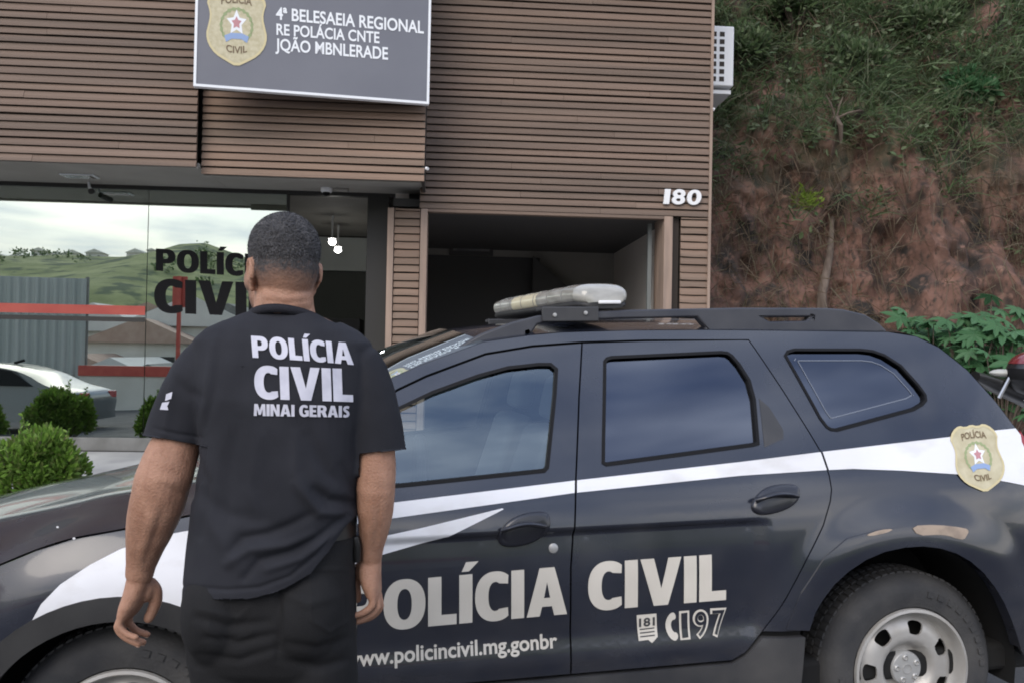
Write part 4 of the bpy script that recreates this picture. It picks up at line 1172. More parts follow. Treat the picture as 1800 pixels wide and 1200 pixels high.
prow = lambda r_, sh: oval(q((r_[1] + r_[2]) / 2, r_[0]), (r_[2] - r_[1]) / 2 * KP - sh, r_[3] - sh, 44, 2.3)
legs(-.014, body, [prow(r_, .026) for r_ in PEL[1:]])
for x0, s in ((406, -1), (556, 1)):
    c0 = q(x0, 1150)
    body.loft([oval((c0.x + .005 * s, Y0 + .0, pgz + .12), .048, .055), oval((c0.x + .005 * s, Y0 + .03, pgz + .05), .044, .09), oval((c0.x + .01 * s, Y0 + .05, pgz + .02), .045, .12)])
bm_ = remesh(body, .0030, 3)
folds(bm_, [([(288, 852), (312, 866), (336, 868)], 8, -.0028), ([(262, 840), (300, 846), (330, 838)], 12, .0030), ([(270, 890), (262, 930), (246, 985)], 9, .0030), ([(290, 890), (276, 930), (256, 985)], 6, -.0022),
             ([(640, 852), (664, 858), (690, 854)], 10, -.0018), ([(652, 880), (650, 940), (646, 980)], 8, .0022), ([(668, 880), (664, 930), (656, 970)], 5, -.0016), ([(470, 512), (505, 518), (545, 512)], 4, -.0018), ([(465, 528), (505, 533), (545, 528)], 4, -.0016)])
# stubble below the cropped hair is real colouring of the scalp
bo = bm_.build('body', M_skin, person, smooth=180, fixn=False)
ca = bo.data.color_attributes.new('stubble', 'FLOAT_COLOR', 'POINT')
for i, p in enumerate(bm_.v):
    d = p - hc
    f_ = 0
    if p.z > hc.z - .16:
        lx_ = d.x * math.cos(FY) + d.y * math.sin(FY); ly_ = -d.x * math.sin(FY) + d.y * math.cos(FY)
        line = -.046 + .012 * sm(-.02, .06, ly_) + .02 * sm(.05, .10, ly_) + .012 * noise.noise(p * 30) - .018 * sm(.0, .06, lx_)
        f_ = 1.1 * sm(line - .034, line + .040, d.z) * (0 if abs(lx_) > .0735 and d.z < .0 else 1)
        if ly_ > .02 and d.z < -.045: f_ = max(f_, .55 * sm(.02, .05, ly_) * sm(-.045, -.07, d.z) * sm(-.15, -.12, d.z))   # beard
        f_ = min(1, max(0, f_ * (.95 + .30 * noise.noise(p * 160))))
    ca.data[i].color = (f_, f_, f_, 1)
n_, l_ = M_skin.node_tree.nodes, M_skin.node_tree.links
at_ = n_.new('ShaderNodeAttribute'); at_.attribute_name = 'stubble'
mx_ = n_.new('ShaderNodeMixRGB'); mx_.inputs['Color2'].default_value = (.040, .037, .037, 1)
bs_ = n_['Principled BSDF']; src = bs_.inputs['Base Color'].links[0].from_socket
l_.new(src, mx_.inputs['Color1']); l_.new(at_.outputs['Fac'], mx_.inputs['Fac']); l_.new(mx_.outputs['Color'], bs_.inputs['Base Color'])
# nails
for tip, t_, r_, s in nails:
    c_ = tip + Vector((-.3 * s, -.1, -.75)).normalized() * r_ * .62
    MB().ell(c_, (r_ * .62, r_ * .5, r_ * .25), 10, 6, t_.to_track_quat('X', 'Z').to_matrix()).build('finger_nail', M_nail, bo, smooth=60)
# eyes (on the side away from the camera)
for s in (-1, 1):
    MB().ell(H(s * .031, .082, -.012), .0115, 16, 10).build('eye', M_print, bo)
# hair: a thick cropped cap over the crown
hv, hf = [], []
NS, NR = 220, 110
for i in range(NR + 1):
    th = math.pi * .62 * i / NR
    for k in range(NS):
        a = 2 * math.pi * k / NS
        lx_, ly_, lz_ = math.sin(th) * math.cos(a), math.sin(th) * math.sin(a), math.cos(th)
        low = -.036 + .036 * sm(-.1, .8, ly_) + .010 * noise.noise(Vector((lx_, ly_, lz_)) * 4)
        pz = .094 * lz_
        edge = sm(low + .006, low + .10, pz)
        p = Vector((.0735 * lx_, .0925 * ly_ + (.003 if ly_ > 0 else 0), .0955 * lz_))
        nrm = Vector((lx_ / .079, ly_ / .098, lz_ / .094)).normalized()
        kx = .3 + noise.noise(Vector((lx_, ly_, lz_)) * 26) * .55 + noise.noise(Vector((lx_, ly_, lz_)) * 13) * .45
        p += nrm * (-.0045 + edge * (.0105 + .0035 * kx))
        hv.append(H(p.x, p.y, p.z - .002))
for i in range(NR):
    for k in range(NS): hf.append((i * NS + k, i * NS + (k + 1) % NS, (i + 1) * NS + (k + 1) % NS, (i + 1) * NS + k))
hm = MB().add(hv, [f[::-1] for f in hf])
for i in range(26000):                    # short curled hairs, thinning out down the sides for a soft fade
    th = math.acos(lerp(1, -.45, rnd.random())); a = rnd.uniform(0, 6.283)
    n_ = Vector((math.sin(th) * math.cos(a), math.sin(th) * math.sin(a), math.cos(th)))
    low = -.036 + .036 * sm(-.1, .8, n_.y)
    e_ = sm(low - .022, low + .060, .094 * n_.z)
    if n_.y > .45 and n_.z < .45 or rnd.random() > e_ + .02: continue
    hr = (-.0045 + sm(low + .006, low + .10, .094 * n_.z) * .0125)
    nn = Vector((n_.x / .079, n_.y / .098, n_.z / .094)).normalized()
    p = Vector((.0735 * n_.x, .0925 * n_.y + (.003 if n_.y > 0 else 0), .0955 * n_.z)) + nn * max(hr, -.0012 if e_ < .6 else hr)
    t_ = nn.cross(Vector((rnd.gauss(0, 1), rnd.gauss(0, 1), rnd.gauss(0, 1)))).normalized()
    L_ = lerp(.0018, .0060, e_) * rnd.uniform(.6, 1.2); w_ = .0007
    b_ = nn.cross(t_)
    pts = [p - b_ * w_, p + b_ * w_, p + nn * L_ * .8 + t_ * L_ * .3 + b_ * w_ * .7, p + nn * L_ * .8 + t_ * L_ * .3 - b_ * w_ * .7, p + nn * L_ * .9 + t_ * L_ * 1.1]
    hm.add([H(k.x, k.y, k.z - .002) for k in pts], [(0, 1, 2, 3), (3, 2, 4)])
hm.build('hair', M_hair, bo, smooth=180, fixn=False)

# --- t-shirt
sh = MB()
sh.loft([trow(r_) for r_ in TOR])
SL = [((405, 636), .052), ((376, 646), .062), ((352, 682), .0645), ((333, 722), .0645), ((318, 757), .0635), ((302, 812), .0620)]
SR = [((598, 640), .050), ((622, 652), .060), ((638, 690), .0615), ((649, 733), .060), ((657, 772), .0585), ((665, 828), .058)]
for A, dy in ((SL, 0), (SR, 0)):
    sh.tube(cr_spline([q(x, y, dy - .004) for (x, y), r_ in A], 3), [(r_, r_ * 1.18) for i in range(len(A) - 1) for r_ in [lerp(A[i][1], A[i + 1][1], k / 3) for k in range(3)]] + [(A[-1][1], A[-1][1] * 1.18)], 32)
sh = remesh(sh, .0036, 10)
c1_ = q(310, 774); c2_ = q(666, 791); UP = Vector((0, 0, 1))
TDp = [(r_[0], r_[3]) for r_ in TOR]; TL = [(r_[0], r_[1]) for r_ in TOR]; TRr = [(r_[0], r_[2]) for r_ in TOR]
HEM = [(300, 1043), (330, 1047), (400, 1053), (450, 1050), (500, 1034), (545, 1008), (580, 965), (605, 925), (640, 890)]
def cut_fn(p):
    x, y = pix(p)
    res = [(1, Vector((0, 0, 1)))]
    l_, r_ = interp(TL, y), interp(TRr, y); d_ = interp(TDp, y)
    out_ = (abs(x - (l_ + r_) / 2) / ((r_ - l_) / 2)) ** 2.35 + (abs(p.y - Y0) / d_) ** 2.35 > 1.03
    if out_ and (p - c1_).length < .15 and x < 420: res.append(((765 + (x - 262) * .19 - y) * KP, UP))
    if out_ and (p - c2_).length < .15 and x > 580: res.append(((796 - (x - 640) * .12 - y) * KP, UP))
    if x > 320 and 330 < x < 645 and y > 850: res.append(((interp(HEM, x) - y) * KP, Vector((0, 0, 1))))
    n0 = q(500, 552); 
    if (p - n0).length < .13:
        f_ = (n0.z + .008 - .10 * (p.y - n0.y) - .5 * (p.x - n0.x) ** 2 * 4) - p.z
        res.append((f_, Vector((0, 0, -1))))
    return min(res, key=lambda t: t[0])
sh = trim(sh, cut_fn, .008)
FOLDS = [([(405, 968), (425, 946), (470, 938), (512, 922), (545, 905)], 9, -.009), ([(400, 990), (440, 965), (500, 958), (550, 940)], 9, .008), ([(430, 1015), (455, 985), (515, 968), (570, 938), (610, 905)], 8, -.009),
           ([(470, 1000), (530, 980), (575, 945), (612, 912)], 7, .007), ([(555, 862), (580, 880), (622, 884)], 10, -.013), ([(520, 850), (560, 900), (615, 902)], 9, .008), ([(600, 820), (618, 850), (630, 868)], 9, -.006),
           ([(345, 800), (362, 850), (352, 940)], 9, -.006), ([(385, 600), (378, 680), (362, 750)], 6, -.003), ([(372, 610), (366, 680), (350, 760)], 8, .005), ([(634, 620), (640, 690), (636, 750)], 6, -.003), ([(420, 740), (400, 820), (395, 920)], 14, -.006), ([(455, 770), (440, 860), (450, 900)], 14, .006),
           ([(545, 770), (575, 830), (600, 850)], 12, -.006), ([(310, 640), (300, 700), (290, 760)], 8, .004), ([(440, 560), (430, 600), (425, 680)], 12, -.003), ([(575, 570), (590, 620), (600, 690)], 12, -.003), ([(520, 765), (520, 830), (540, 870)], 12, .005),
           ([(322, 1030), (400, 1036), (455, 1032), (510, 1012), (555, 975), (590, 930)], 3.5, -.004), ([(270, 752), (310, 762), (355, 768)], 3, -.003), ([(300, 660), (330, 690), (360, 700)], 10, -.004), ([(340, 860), (400, 905), (470, 915)], 14, -.005), ([(360, 900), (420, 1000)], 12, .004)]
folds(sh, FOLDS)
tor = MB().loft([trow(r_, .0028) for r_ in TOR])
tor = remesh(tor, .0045, 6)
def cut_t(p):
    x, y = pix(p)
    if y > 850: return (interp(HEM, x) - 3 - y) * KP, Vector((0, 0, 1))
    return q(500, 640).z - p.z, Vector((0, 0, -1))
tor = trim(tor, cut_t, .008)
folds(tor, FOLDS)
sh.add(tor.v, tor.f)
so = sh.build('shirt', M_shirt, person, smooth=180, fixn=False)
sd = so.modifiers.new('cloth thickness', 'SOLIDIFY'); sd.thickness = .0022; sd.offset = -1
bvh = BVHTree.FromPolygons([tuple(p) for p in sh.v], sh.f)
# ribbed collar
m = MB(); pth = []
n0 = q(500, 552)
for k in range(33):
    a = R(180 + 180 * (k / 32)) ; x_, y_ = .082 * math.cos(a), .074 * math.sin(a)
    for dz in range(0, 40):
        pass
    pth.append((x_, y_))
rings = []
for k in range(48):
    a = 2 * math.pi * k / 48
    x_, y_ = .0785 * math.cos(a), .072 * math.sin(a)
    z_ = .010 - .10 * y_ - 2.0 * x_ * x_
    rings.append([n0 + Vector((x_ * s_, y_ * s_, z_ + dz)) for s_, dz in ((1.06, -.018), (1.045, -.006), (1.0, .002), (.965, -.002), (.98, -.014))])
rings.append(rings[0])
m.loft(rings, cap=False)
m.build('collar', M_collar, so, smooth=180)
# print on the back and on the left sleeve
def on_back(px, py, off=.0022):
    o_ = CAMP; d_ = ray(px, py).normalized()
    h_ = bvh.ray_cast(o_, d_)
    return (h_[0] - d_ * off * 1.5) if h_[0] is not None else W(px, py, Y0 - .14)
def back_text(t, bl, br, tl, tr, bow=0):
    f_ = bil(*[Vector((*p, 0)) for p in (bl, br, tl, tr)])
    def fn(s, t_):
        p = f_(s, t_); return on_back(p.x, p.y + bow * math.sin(math.pi * s))
    fit_glyphs(t, fn, .09).build('shirt_print', M_print, so, smooth=0, fixn=False)
back_text('POLÍCIA', (444, 628), (622, 641), (441, 590), (618, 603), -1)
back_text('CIVIL', (448, 700), (621, 706), (446, 642), (619, 648), 0)
back_text('MINAI GERAIS', (446, 730), (615, 733), (446, 709), (615, 713), 0)
def sleeve_mark(pts):
    v, t = fill2d(pts, (), 5)
    MB().add([on_back(x, y) for x, y in v], t).build('sleeve_print', M_print, so, smooth=0, fixn=False)
sleeve_mark([(292, 692), (303, 688), (301, 700), (290, 704)])
sleeve_mark([(285, 707), (298, 705), (294, 713), (296, 720), (281, 719)])
# --- trousers
tr = MB()
legs(.004, tr, [prow(r_, 0) for r_ in PEL])
for x in (402, 552):
    tr.ell(q(x, 1062, -.056), (.082, .095, .115), 28, 18)
tr = remesh(tr, .005, 8)
def cutw(p):
    if p.z > q(500, 925).z: return q(500, 900).z - p.z, Vector((0, 0, -1))
    return p.z - (pgz + .085), Vector((0, 0, 1))
tr = trim(tr, cutw, .01)
FO = [([(345, 1085), (400, 1100), (470, 1092)], 8, -.007), ([(360, 1120), (420, 1128), (480, 1115)], 7, -.007), ([(350, 1150), (420, 1160), (482, 1140)], 7, -.006), ([(505, 1130), (560, 1140), (615, 1120)], 8, -.006), ([(500, 1160), (560, 1172), (610, 1160)], 8, -.006), ([(487, 1010), (492, 1080), (488, 1160)], 5, -.006),
      ([(350, 1070), (420, 1085), (440, 1065)], 4, .003), ([(540, 1000), (610, 1000)], 3, .0025), ([(545, 1000), (548, 1090), (580, 1110), (612, 1090), (614, 1000)], 3, .0025), ([(370, 1065), (366, 1110), (400, 1130), (440, 1115), (444, 1068)], 3, .0025), ([(500, 1040), (540, 1060), (600, 1045)], 9, .004)]
folds(tr, FO)
tro = tr.build('trousers', M_jeans, person, smooth=180, fixn=False)
MB().loft([oval(q(491, 905), .172, .117, 48, 2.3), oval(q(489, 920), .175, .120, 48, 2.3), oval(q(487, 935), .178, .122, 48, 2.3)], cap=False).build('belt', M_shoe, person)
MB().tube([q(626, 940, -.01), q(629, 955, -.01), q(627, 985, 0)], .010, 8).build('belt_pouch', M_shoe, person, bevel=.002)
for x0, s in ((406, -1), (556, 1)):
    c0 = q(x0, 1150); sx_ = c0.x + (.0 if s < 0 else .02)
    MB().loft([oval((sx_, Y0 + .04, pgz + .004), .050, .145, 28, 2.4), oval((sx_, Y0 + .04, pgz + .03), .050, .145, 28, 2.4), oval((sx_, Y0 + .03, pgz + .06), .046, .125, 28, 2.3), oval((sx_, Y0 + .0, pgz + .10), .050, .075, 28, 2.2), oval((sx_, Y0 - .005, pgz + .13), .050, .062, 28, 2.2)]).build('shoe', M_shoe, person, smooth=60)
# ------------------------------------------------------------------ the earth bank beside the building
M_soil = mat('red earth', (.066, .038, .028), .95, col2=(.23, .124, .092), nscale=2.3, ndet=12, contrast=(.36, .68), bump=1.0, bscale=16, stretch=(1, .8, .85))
_n, _l = M_soil.node_tree.nodes, M_soil.node_tree.links
def add_layer(m, color, scale, lo, hi, stretch=(1, 1, 1), detail=8, zgrad=None):
    """a second patchy colour over a material's base (moss, dark crevices painted on soil, dust)"""
    n, l = m.node_tree.nodes, m.node_tree.links
    b = n['Principled BSDF']; src = b.inputs['Base Color'].links[0].from_socket
    tc = n.new('ShaderNodeTexCoord'); mp = n.new('ShaderNodeMapping'); mp.inputs['Scale'].default_value = stretch
    no = n.new('ShaderNodeTexNoise'); no.inputs['Scale'].default_value = scale; no.inputs['Detail'].default_value = detail
    mr = n.new('ShaderNodeMapRange'); mr.inputs[1].default_value = lo; mr.inputs[2].default_value = hi
    mx = n.new('ShaderNodeMixRGB'); mx.inputs['Color2'].default_value = (*color, 1)
    l.new(tc.outputs['Object'], mp.inputs['Vector']); l.new(mp.outputs['Vector'], no.inputs['Vector']); l.new(no.outputs['Fac'], mr.inputs['Value'])
    fac = mr.outputs['Result']
    if zgrad:
        sp = n.new('ShaderNodeSeparateXYZ'); l.new(tc.outputs['Object'], sp.inputs[0])
        m2 = n.new('ShaderNodeMapRange'); m2.inputs[1].default_value = zgrad[0]; m2.inputs[2].default_value = zgrad[1]
        l.new(sp.outputs['Z'], m2.inputs['Value'])
        ml = n.new('ShaderNodeMath'); ml.operation = 'MULTIPLY'; l.new(fac, ml.inputs[0]); l.new(m2.outputs['Result'], ml.inputs[1]); fac = ml.outputs[0]
    l.new(src, mx.inputs['Color1']); l.new(fac, mx.inputs['Fac']); l.new(mx.outputs['Color'], b.inputs['Base Color'])
add_layer(M_soil, (.028, .024, .021), 3.0, .49, .62, (1.1, 1, .6), 12)  # shade of the earth's crevices, painted in as dark patches
add_layer(M_soil, (.27, .155, .115), 6.0, .60, .74, (1, 1, .9), 10)
add_layer(M_soil, (.050, .038, .030), 17.0, .52, .70, (1, 1, .6), 8)
add_layer(M_soil, (.050, .070, .028), 2.0, .42, .56, (1, 1, .6), zgrad=(3.3, 5.2))
add_layer(M_paint, (.048, .048, .050), 4.0, .55, 1.05)
add_layer(M_paint, (.090, .084, .080), 7.0, .30, 1.3, (1, 1, 2.5), 6, zgrad=(.78, .30))
add_layer(M_stripe, (.50, .48, .45), 6.0, .52, .95, (1, 1, 2))
add_layer(M_skin, (.20, .095, .065), 70, .52, 1.35, (1, 1, .6), 4)
def bank(x, t):
    """x along the bank, t up the slope -> point"""
    y = 9.7 - .10 * (x - 2) + 3.9 * t ** 1.15
    z = lerp(.30, 9.6, t ** .9)
    p = Vector((x * .55, t * 4, 0))
    y += .55 * noise.noise(p * 1.1) + .30 * noise.noise(p * 2.7 + Vector((3, 1, 0))) + .16 * noise.noise(p * 6.1) + .08 * noise.noise(p * 13)
    g_ = abs(noise.noise(Vector((x * 1.5, t * .8, 7))))
    y += .35 * (.25 - g_) + .06 * noise.noise(p * 24) + .16 * abs(noise.noise(Vector((x * 2.6, t * 5, 3)))) - .10 * abs(noise.noise(Vector((x * 6, t * 11, 5))))
    z += .10 * noise.noise(p * 5 + Vector((9, 0, 2)))
    return Vector((x, y, z))
nx, nt = 330, 250
o = MB().loft([[bank(lerp(1.9, 15, i / nx), j / nt) for i in range(nx + 1)] for j in range(nt + 1)], cap=False, closed=False).build('earth_bank', M_soil, smooth=50)
tag(o, kind='structure')
o = sheet(rng(9, 60, 10), rng(4.06, 60, 10), lambda x, y: street(x, 4.0) + .02 * (y - 4)).build('verge', mat('bare verge', (.16, .12, .09), .95, col2=(.12, .13, .06), nscale=1.5, bump=.5, bscale=20), smooth=60); tag(o, kind='structure')
o = sheet(rng(1.9, 15, 30), rng(4.2, 10.4, 20), lambda x, y: fore(min(x, 9), y) - .02 + .03 * noise.noise(Vector((x, y, 0)))).build('bank_foot', M_soil, smooth=60); tag(o, kind='structure')

def leaf_mat(name, cols, rough=.55):
    m = mat(name, cols[0], rough, island=cols, spec=.3)
    n, l = m.node_tree.nodes, m.node_tree.links
    b = n['Principled BSDF']; t = n.new('ShaderNodeBsdfTranslucent'); mx = n.new('ShaderNodeMixShader'); mx.inputs['Fac'].default_value = .28
    l.new(b.inputs['Base Color'].links[0].from_socket, t.inputs['Color'])
    out = [q_ for q_ in n if q_.type == 'OUTPUT_MATERIAL'][0]
    l.new(b.outputs[0], mx.inputs[1]); l.new(t.outputs[0], mx.inputs[2]); l.new(mx.outputs[0], out.inputs['Surface'])
    return m
M_grass = leaf_mat('bank grass', [(.06, .10, .045), (.11, .165, .068), (.08, .125, .055), (.155, .205, .10), (.15, .175, .105), (.065, .09, .05)])
M_dry = leaf_mat('dry stems', [(.12, .085, .055), (.18, .13, .085), (.08, .055, .04), (.21, .17, .12), (.10, .10, .05), (.14, .08, .06)])
M_bush = leaf_mat('bright bush leaves', [(.11, .215, .026), (.17, .31, .045), (.065, .125, .018), (.25, .39, .08), (.14, .25, .036), (.09, .15, .035), (.20, .23, .07)])
M_broad = leaf_mat('broad green leaves', [(.045, .13, .05), (.075, .18, .075), (.06, .15, .06), (.10, .21, .10), (.05, .12, .045)])
M_lime = leaf_mat('lime leaves', [(.20, .30, .04), (.26, .36, .06), (.15, .24, .03)])
M_wood = mat('brown stem', (.09, .066, .05), .9, col2=(.15, .115, .09), nscale=12, stretch=(1, 1, .3), bump=.4)

def blade(m, p, d, L, w, bend, side=None):
    """curved tapering blade from p along d, sagging by bend"""
    d = d.normalized(); s_ = side or d.cross(Vector((rnd.uniform(-1, 1), rnd.uniform(-1, 1), rnd.uniform(-.3, .3)))).normalized()
    a = p; b = p + d * L * .5 + Vector((0, 0, -bend * .25)); c = p + d * L + Vector((0, 0, -bend))
    m.add([a - s_ * w * .5, a + s_ * w * .5, b + s_ * w * .5, b - s_ * w * .5, c], [(0, 1, 2, 3), (3, 2, 4)])
def leaf(m, p, d, L, w, up=None):
    d = d.normalized(); s_ = d.cross(up or Vector((rnd.uniform(-1, 1), rnd.uniform(-1, 1), rnd.uniform(-1, 1)))).normalized(); n = s_.cross(d)
    m.add([p, p + d * L * .35 + s_ * w * .5 + n * L * .06, p + d * L * .75 + s_ * w * .36, p + d * L - n * L * .08, p + d * L * .75 - s_ * w * .36, p + d * L * .35 - s_ * w * .5 + n * L * .06, p + d * L * .5 - n * L * .02],
          [(0, 1, 6), (1, 2, 6), (2, 3, 6), (3, 4, 6), (4, 5, 6), (5, 0, 6)])
# hanging grass and scrub over the upper bank, dry stems below it
mg, md = MB(), MB()
for i in range(3400):
    x = rnd.uniform(1.9, 11); t = rnd.uniform(.22, 1.0)
    edge = .43 + .05 * noise.noise(Vector((x * .9, 0, 3))) + .025 * (x - 4) * .3
    dens = sm(edge - .10, edge + .10, t) * (.72 + .6 * noise.noise(Vector((x * .9, t * 7, 1)))) + .03
    if rnd.random() > dens * 1.25: continue
    p = bank(x, t)
    ht = rnd.uniform(.22, .60)
    for k in range(rnd.randint(14, 30)):
        o_ = Vector((rnd.gauss(0, .10), rnd.gauss(0, .05) - .04, rnd.gauss(0, .08)))
        d = Vector((rnd.gauss(0, .45), -abs(rnd.gauss(.5, .3)), rnd.uniform(.0, 1.1)))
        blade(mg, p + o_, d, ht * rnd.uniform(.5, 1.2), rnd.uniform(.007, .018), ht * rnd.uniform(.1, .75))
    if rnd.random() < .55:
        for k in range(rnd.randint(8, 22)):
            o_ = Vector((rnd.gauss(0, .16), rnd.gauss(-.08, .06), rnd.gauss(0, .16)))
            leaf(mg, p + o_, Vector((rnd.gauss(0, 1), -abs(rnd.gauss(.6, .4)), rnd.gauss(-.1, .5))), rnd.uniform(.05, .12), rnd.uniform(.025, .06))
tag(mg.build('bank_grass', M_grass, smooth=0, fixn=False), 'green hanging grass and scrub covering the upper part of the red earth bank', 'grass', kind='stuff')
for i in range(3000):
    x = rnd.uniform(1.9, 11); t = rnd.uniform(.04, .62)
    if rnd.random() > .35 + .6 * noise.noise(Vector((x * .8, t * 5, 8))) + .25: continue
    p = bank(x, t)
    for k in range(rnd.randint(4, 10)):
        o_ = Vector((rnd.gauss(0, .14), rnd.gauss(-.03, .03), rnd.gauss(0, .12)))
        d = Vector((rnd.gauss(0, .35), -abs(rnd.gauss(.25, .2)), rnd.uniform(-1, .6)))
        blade(md, p + o_, d, rnd.uniform(.12, .6), rnd.uniform(.004, .010), rnd.uniform(0, .3))
tag(md.build('dry_undergrowth', M_dry, smooth=0, fixn=False), 'dry brown stems and roots hanging over the red earth of the bank', 'undergrowth', kind='stuff')

def shrub(name, label, cat, loc, r_, n, lf, mt, group=None, leafL=(.03, .055), up=.4, stems=8):
    t = thing(name, label, cat, loc, group=group)
    m = MB(); ms = MB()
    cl = []
    for k in range(46):
        a, e = rnd.uniform(0, 6.283), math.asin(rnd.uniform(-.25, 1))
        rr = rnd.uniform(.66, .92)
        cl.append(Vector((math.cos(a) * math.cos(e) * r_[0] * rr, math.sin(a) * math.cos(e) * r_[1] * rr, r_[2] * .55 + math.sin(e) * r_[2] * .62 * rr)))
    for c in cl:
        rc = rnd.uniform(.22, .36) * min(r_)
        for k in range(n // len(cl)):
            d = Vector((rnd.gauss(0, 1), rnd.gauss(0, 1), rnd.gauss(.1, 1))).normalized()
            p = c + d * rc * rnd.random() ** .4
            leaf(m, p, d + Vector((0, 0, up)) + (c * .6), rnd.uniform(*leafL), rnd.uniform(*leafL) * .5)
        ms.tube([(0, 0, 0), tuple(c * .5 + Vector((0, 0, -.03))), tuple(c)], [.012, .008, .004], 5)
    for k in range(16):                      # young shoots that break the outline
        a, e = rnd.uniform(0, 6.283), rnd.uniform(.35, 1.4)
        c = Vector((math.cos(a) * math.cos(e) * r_[0], math.sin(a) * math.cos(e) * r_[1], r_[2] * .55 + math.sin(e) * r_[2] * .58))
        dd = Vector((c.x * .5, c.y * .5, r_[2] * .5)).normalized(); L_ = rnd.uniform(.12, .30) * r_[2]
        ms.tube([tuple(c), tuple(c + dd * L_)], [.003, .0015], 4)
        for i in range(9):
            leaf(m, c + dd * L_ * i / 8, Vector((rnd.gauss(0, .6), rnd.gauss(0, .6), .5)), rnd.uniform(*leafL) * .9, rnd.uniform(*leafL) * .42)
    m.build('foliage', mt, t, smooth=0, fixn=False)
    ms.build('stem', M_wood, t)
    return t
rnd.seed(21)
bx = W(58, 800, 6.3)
gz = fore(bx.x, bx.y)
b0 = shrub('bush', 'bright green rounded bush on the forecourt, its crown showing over the car bonnet', 'bush', (bx.x, bx.y, gz), (.33, .31, .54), 7400, None, M_bush, group='bushes along the shop window', leafL=(.035, .065))
for x, rz, sc, lb in ((-4.22, 1.1, .95, 'bush just outside the photo, reflected in the shop window beside the person'), (-5.45, 2.3, 1.12, 'bush reflected in the shop window in front of the silver car'), (-6.45, 4.0, 1.0, 'bush reflected at the left end of the shop window')):
    copy_thing(b0, (x, 6.35, fore(x, 6.35)), rz, lb, (sc, sc, sc))
o = MB().box(-9, -2.9, 6.0, 6.7, .18, .32).build('planting_bed', mat('bed soil', (.07, .05, .035), .95, col2=(.12, .09, .06), nscale=12, bump=.6)); tag(o, kind='structure')

# broad-leaved plants at the foot of the bank
def broadplant(px, py, Y, n, label, hgt):
    p = W(px, py, Y); z0 = fore(min(p.x, 9), min(Y, 10)) - .03
    t = thing('broad_leaf_plant', label, 'plant', (p.x, Y, z0), group='broad leaved plants at the foot of the bank')
    m = MB()
    for k in range(n):
        a = rnd.uniform(0, 6.283); rad = rnd.uniform(.05, .42); hh = hgt * rnd.uniform(.45, 1.05) * (1 - .25 * rad)
        tip = Vector((math.cos(a) * rad, math.sin(a) * rad * .7, hh))
        st = MB().tube([(0, 0, 0), (tip.x * .4, tip.y * .4, hh * .6), tuple(tip)], [.008, .006, .004], 5).build('stem', M_wood, t)
        R_ = rnd.uniform(.10, .19)
        nrm = Vector((rnd.gauss(0, .35), -.45 + rnd.gauss(0, .3), 1)).normalized()
        ux = nrm.cross(Vector((math.sin(a), math.cos(a), .1))).normalized(); uy = nrm.cross(ux)
        lobes = 7; ring = []
        for j in range(lobes * 4):
            b = 2 * math.pi * j / (lobes * 4); rr = R_ * (.74 + .26 * math.cos(lobes * b)) * (1 - .15 * math.cos(b))
            ring.append(tip + ux * rr * math.cos(b) + uy * rr * math.sin(b) - nrm * .35 * rr * rr / R_)
        m.add([tip] + ring, [(0, 1 + j, 1 + (j + 1) % len(ring)) for j in range(len(ring))])
    m.build('foliage', M_broad, t, smooth=0, fixn=False)
broadplant(1640, 640, 8.5, 44, 'broad leaved green plant at the foot of the bank, nearest the car roof', 1.62)
broadplant(1705, 640, 8.2, 52, 'tall broad leaved green plant in the middle of the clump behind the car tail', 1.55)
broadplant(1765, 640, 8.0, 44, 'broad leaved green plant at the foot of the bank, beside the helmet', 1.45)
broadplant(1602, 640, 8.7, 48, 'broad leaved green plant at the left end of the clump, rising over the roof edge', 1.62)
broadplant(1738, 640, 8.6, 48, 'broad leaved green plant at the back of the clump, higher than the helmet', 1.75)
# lime shrub on the bank, dead trunk, bare twigs
def on_bank(px, py):
    r_ = ray(px, py); best = None
    Y = 9.0
    for i in range(400):
        Y = 8.5 + i * .015
        p = CAMP + r_ * (Y / r_.y)
        lo_, hi_ = 0.0, 1.0
        t = ((p.z - .30) / 9.3); t = max(0, min(1, t)) ** (1 / .9)
        if bank(p.x, t).y <= Y: return p
    return p
p = on_bank(1410, 350)
tl_ = thing('lime_shrub', 'small yellow green plant growing out of the middle of the red bank', 'plant', tuple(p + Vector((0, -.02, -.10))))
m = MB()
for k in range(150):
    a = rnd.uniform(0, 6.283); o_ = Vector((rnd.gauss(0, .05), -.05 + rnd.gauss(0, .04), rnd.gauss(0, .05)))
    d = Vector((math.cos(a) * .7, -.35 + .4 * math.sin(a), rnd.uniform(.1, 1)))
    if k % 3: blade(m, o_, d, rnd.uniform(.14, .30), rnd.uniform(.008, .016), rnd.uniform(.02, .12))
    else: leaf(m, o_ + d * rnd.uniform(.08, .2), d, rnd.uniform(.05, .10), rnd.uniform(.02, .04))
m.build('foliage', M_lime, tl_, smooth=0, fixn=False)
for (px, py, lb, s_) in ((1700, 165, 'green leafy shrub hanging on the bank near the right edge, below the grass', 1.0), (1505, 130, 'green leafy shrub high on the bank, in the middle', 1.2), (1300, 100, 'green leafy shrub high on the bank beside the building corner', 1.2), (1400, 45, 'large light green shrub at the top of the bank', 1.6), (1620, 70, 'dark green shrub at the top of the bank near the right edge', 1.5)):
    p = on_bank(px, py)
    shrub('bank_shrub', lb, 'shrub', tuple(p + Vector((0, -.05, -.2))), (.30 * s_, .22 * s_, .38 * s_), 1500, None, M_grass if s_ != 1.0 else M_broad, leafL=(.06, .15), group='shrubs on the bank')
p = on_bank(1438, 520); p2 = on_bank(1458, 385)
tr_ = thing('dead_trunk', 'grey dead tree trunk leaning against the lower bank behind the roof rail', 'trunk', tuple(p))
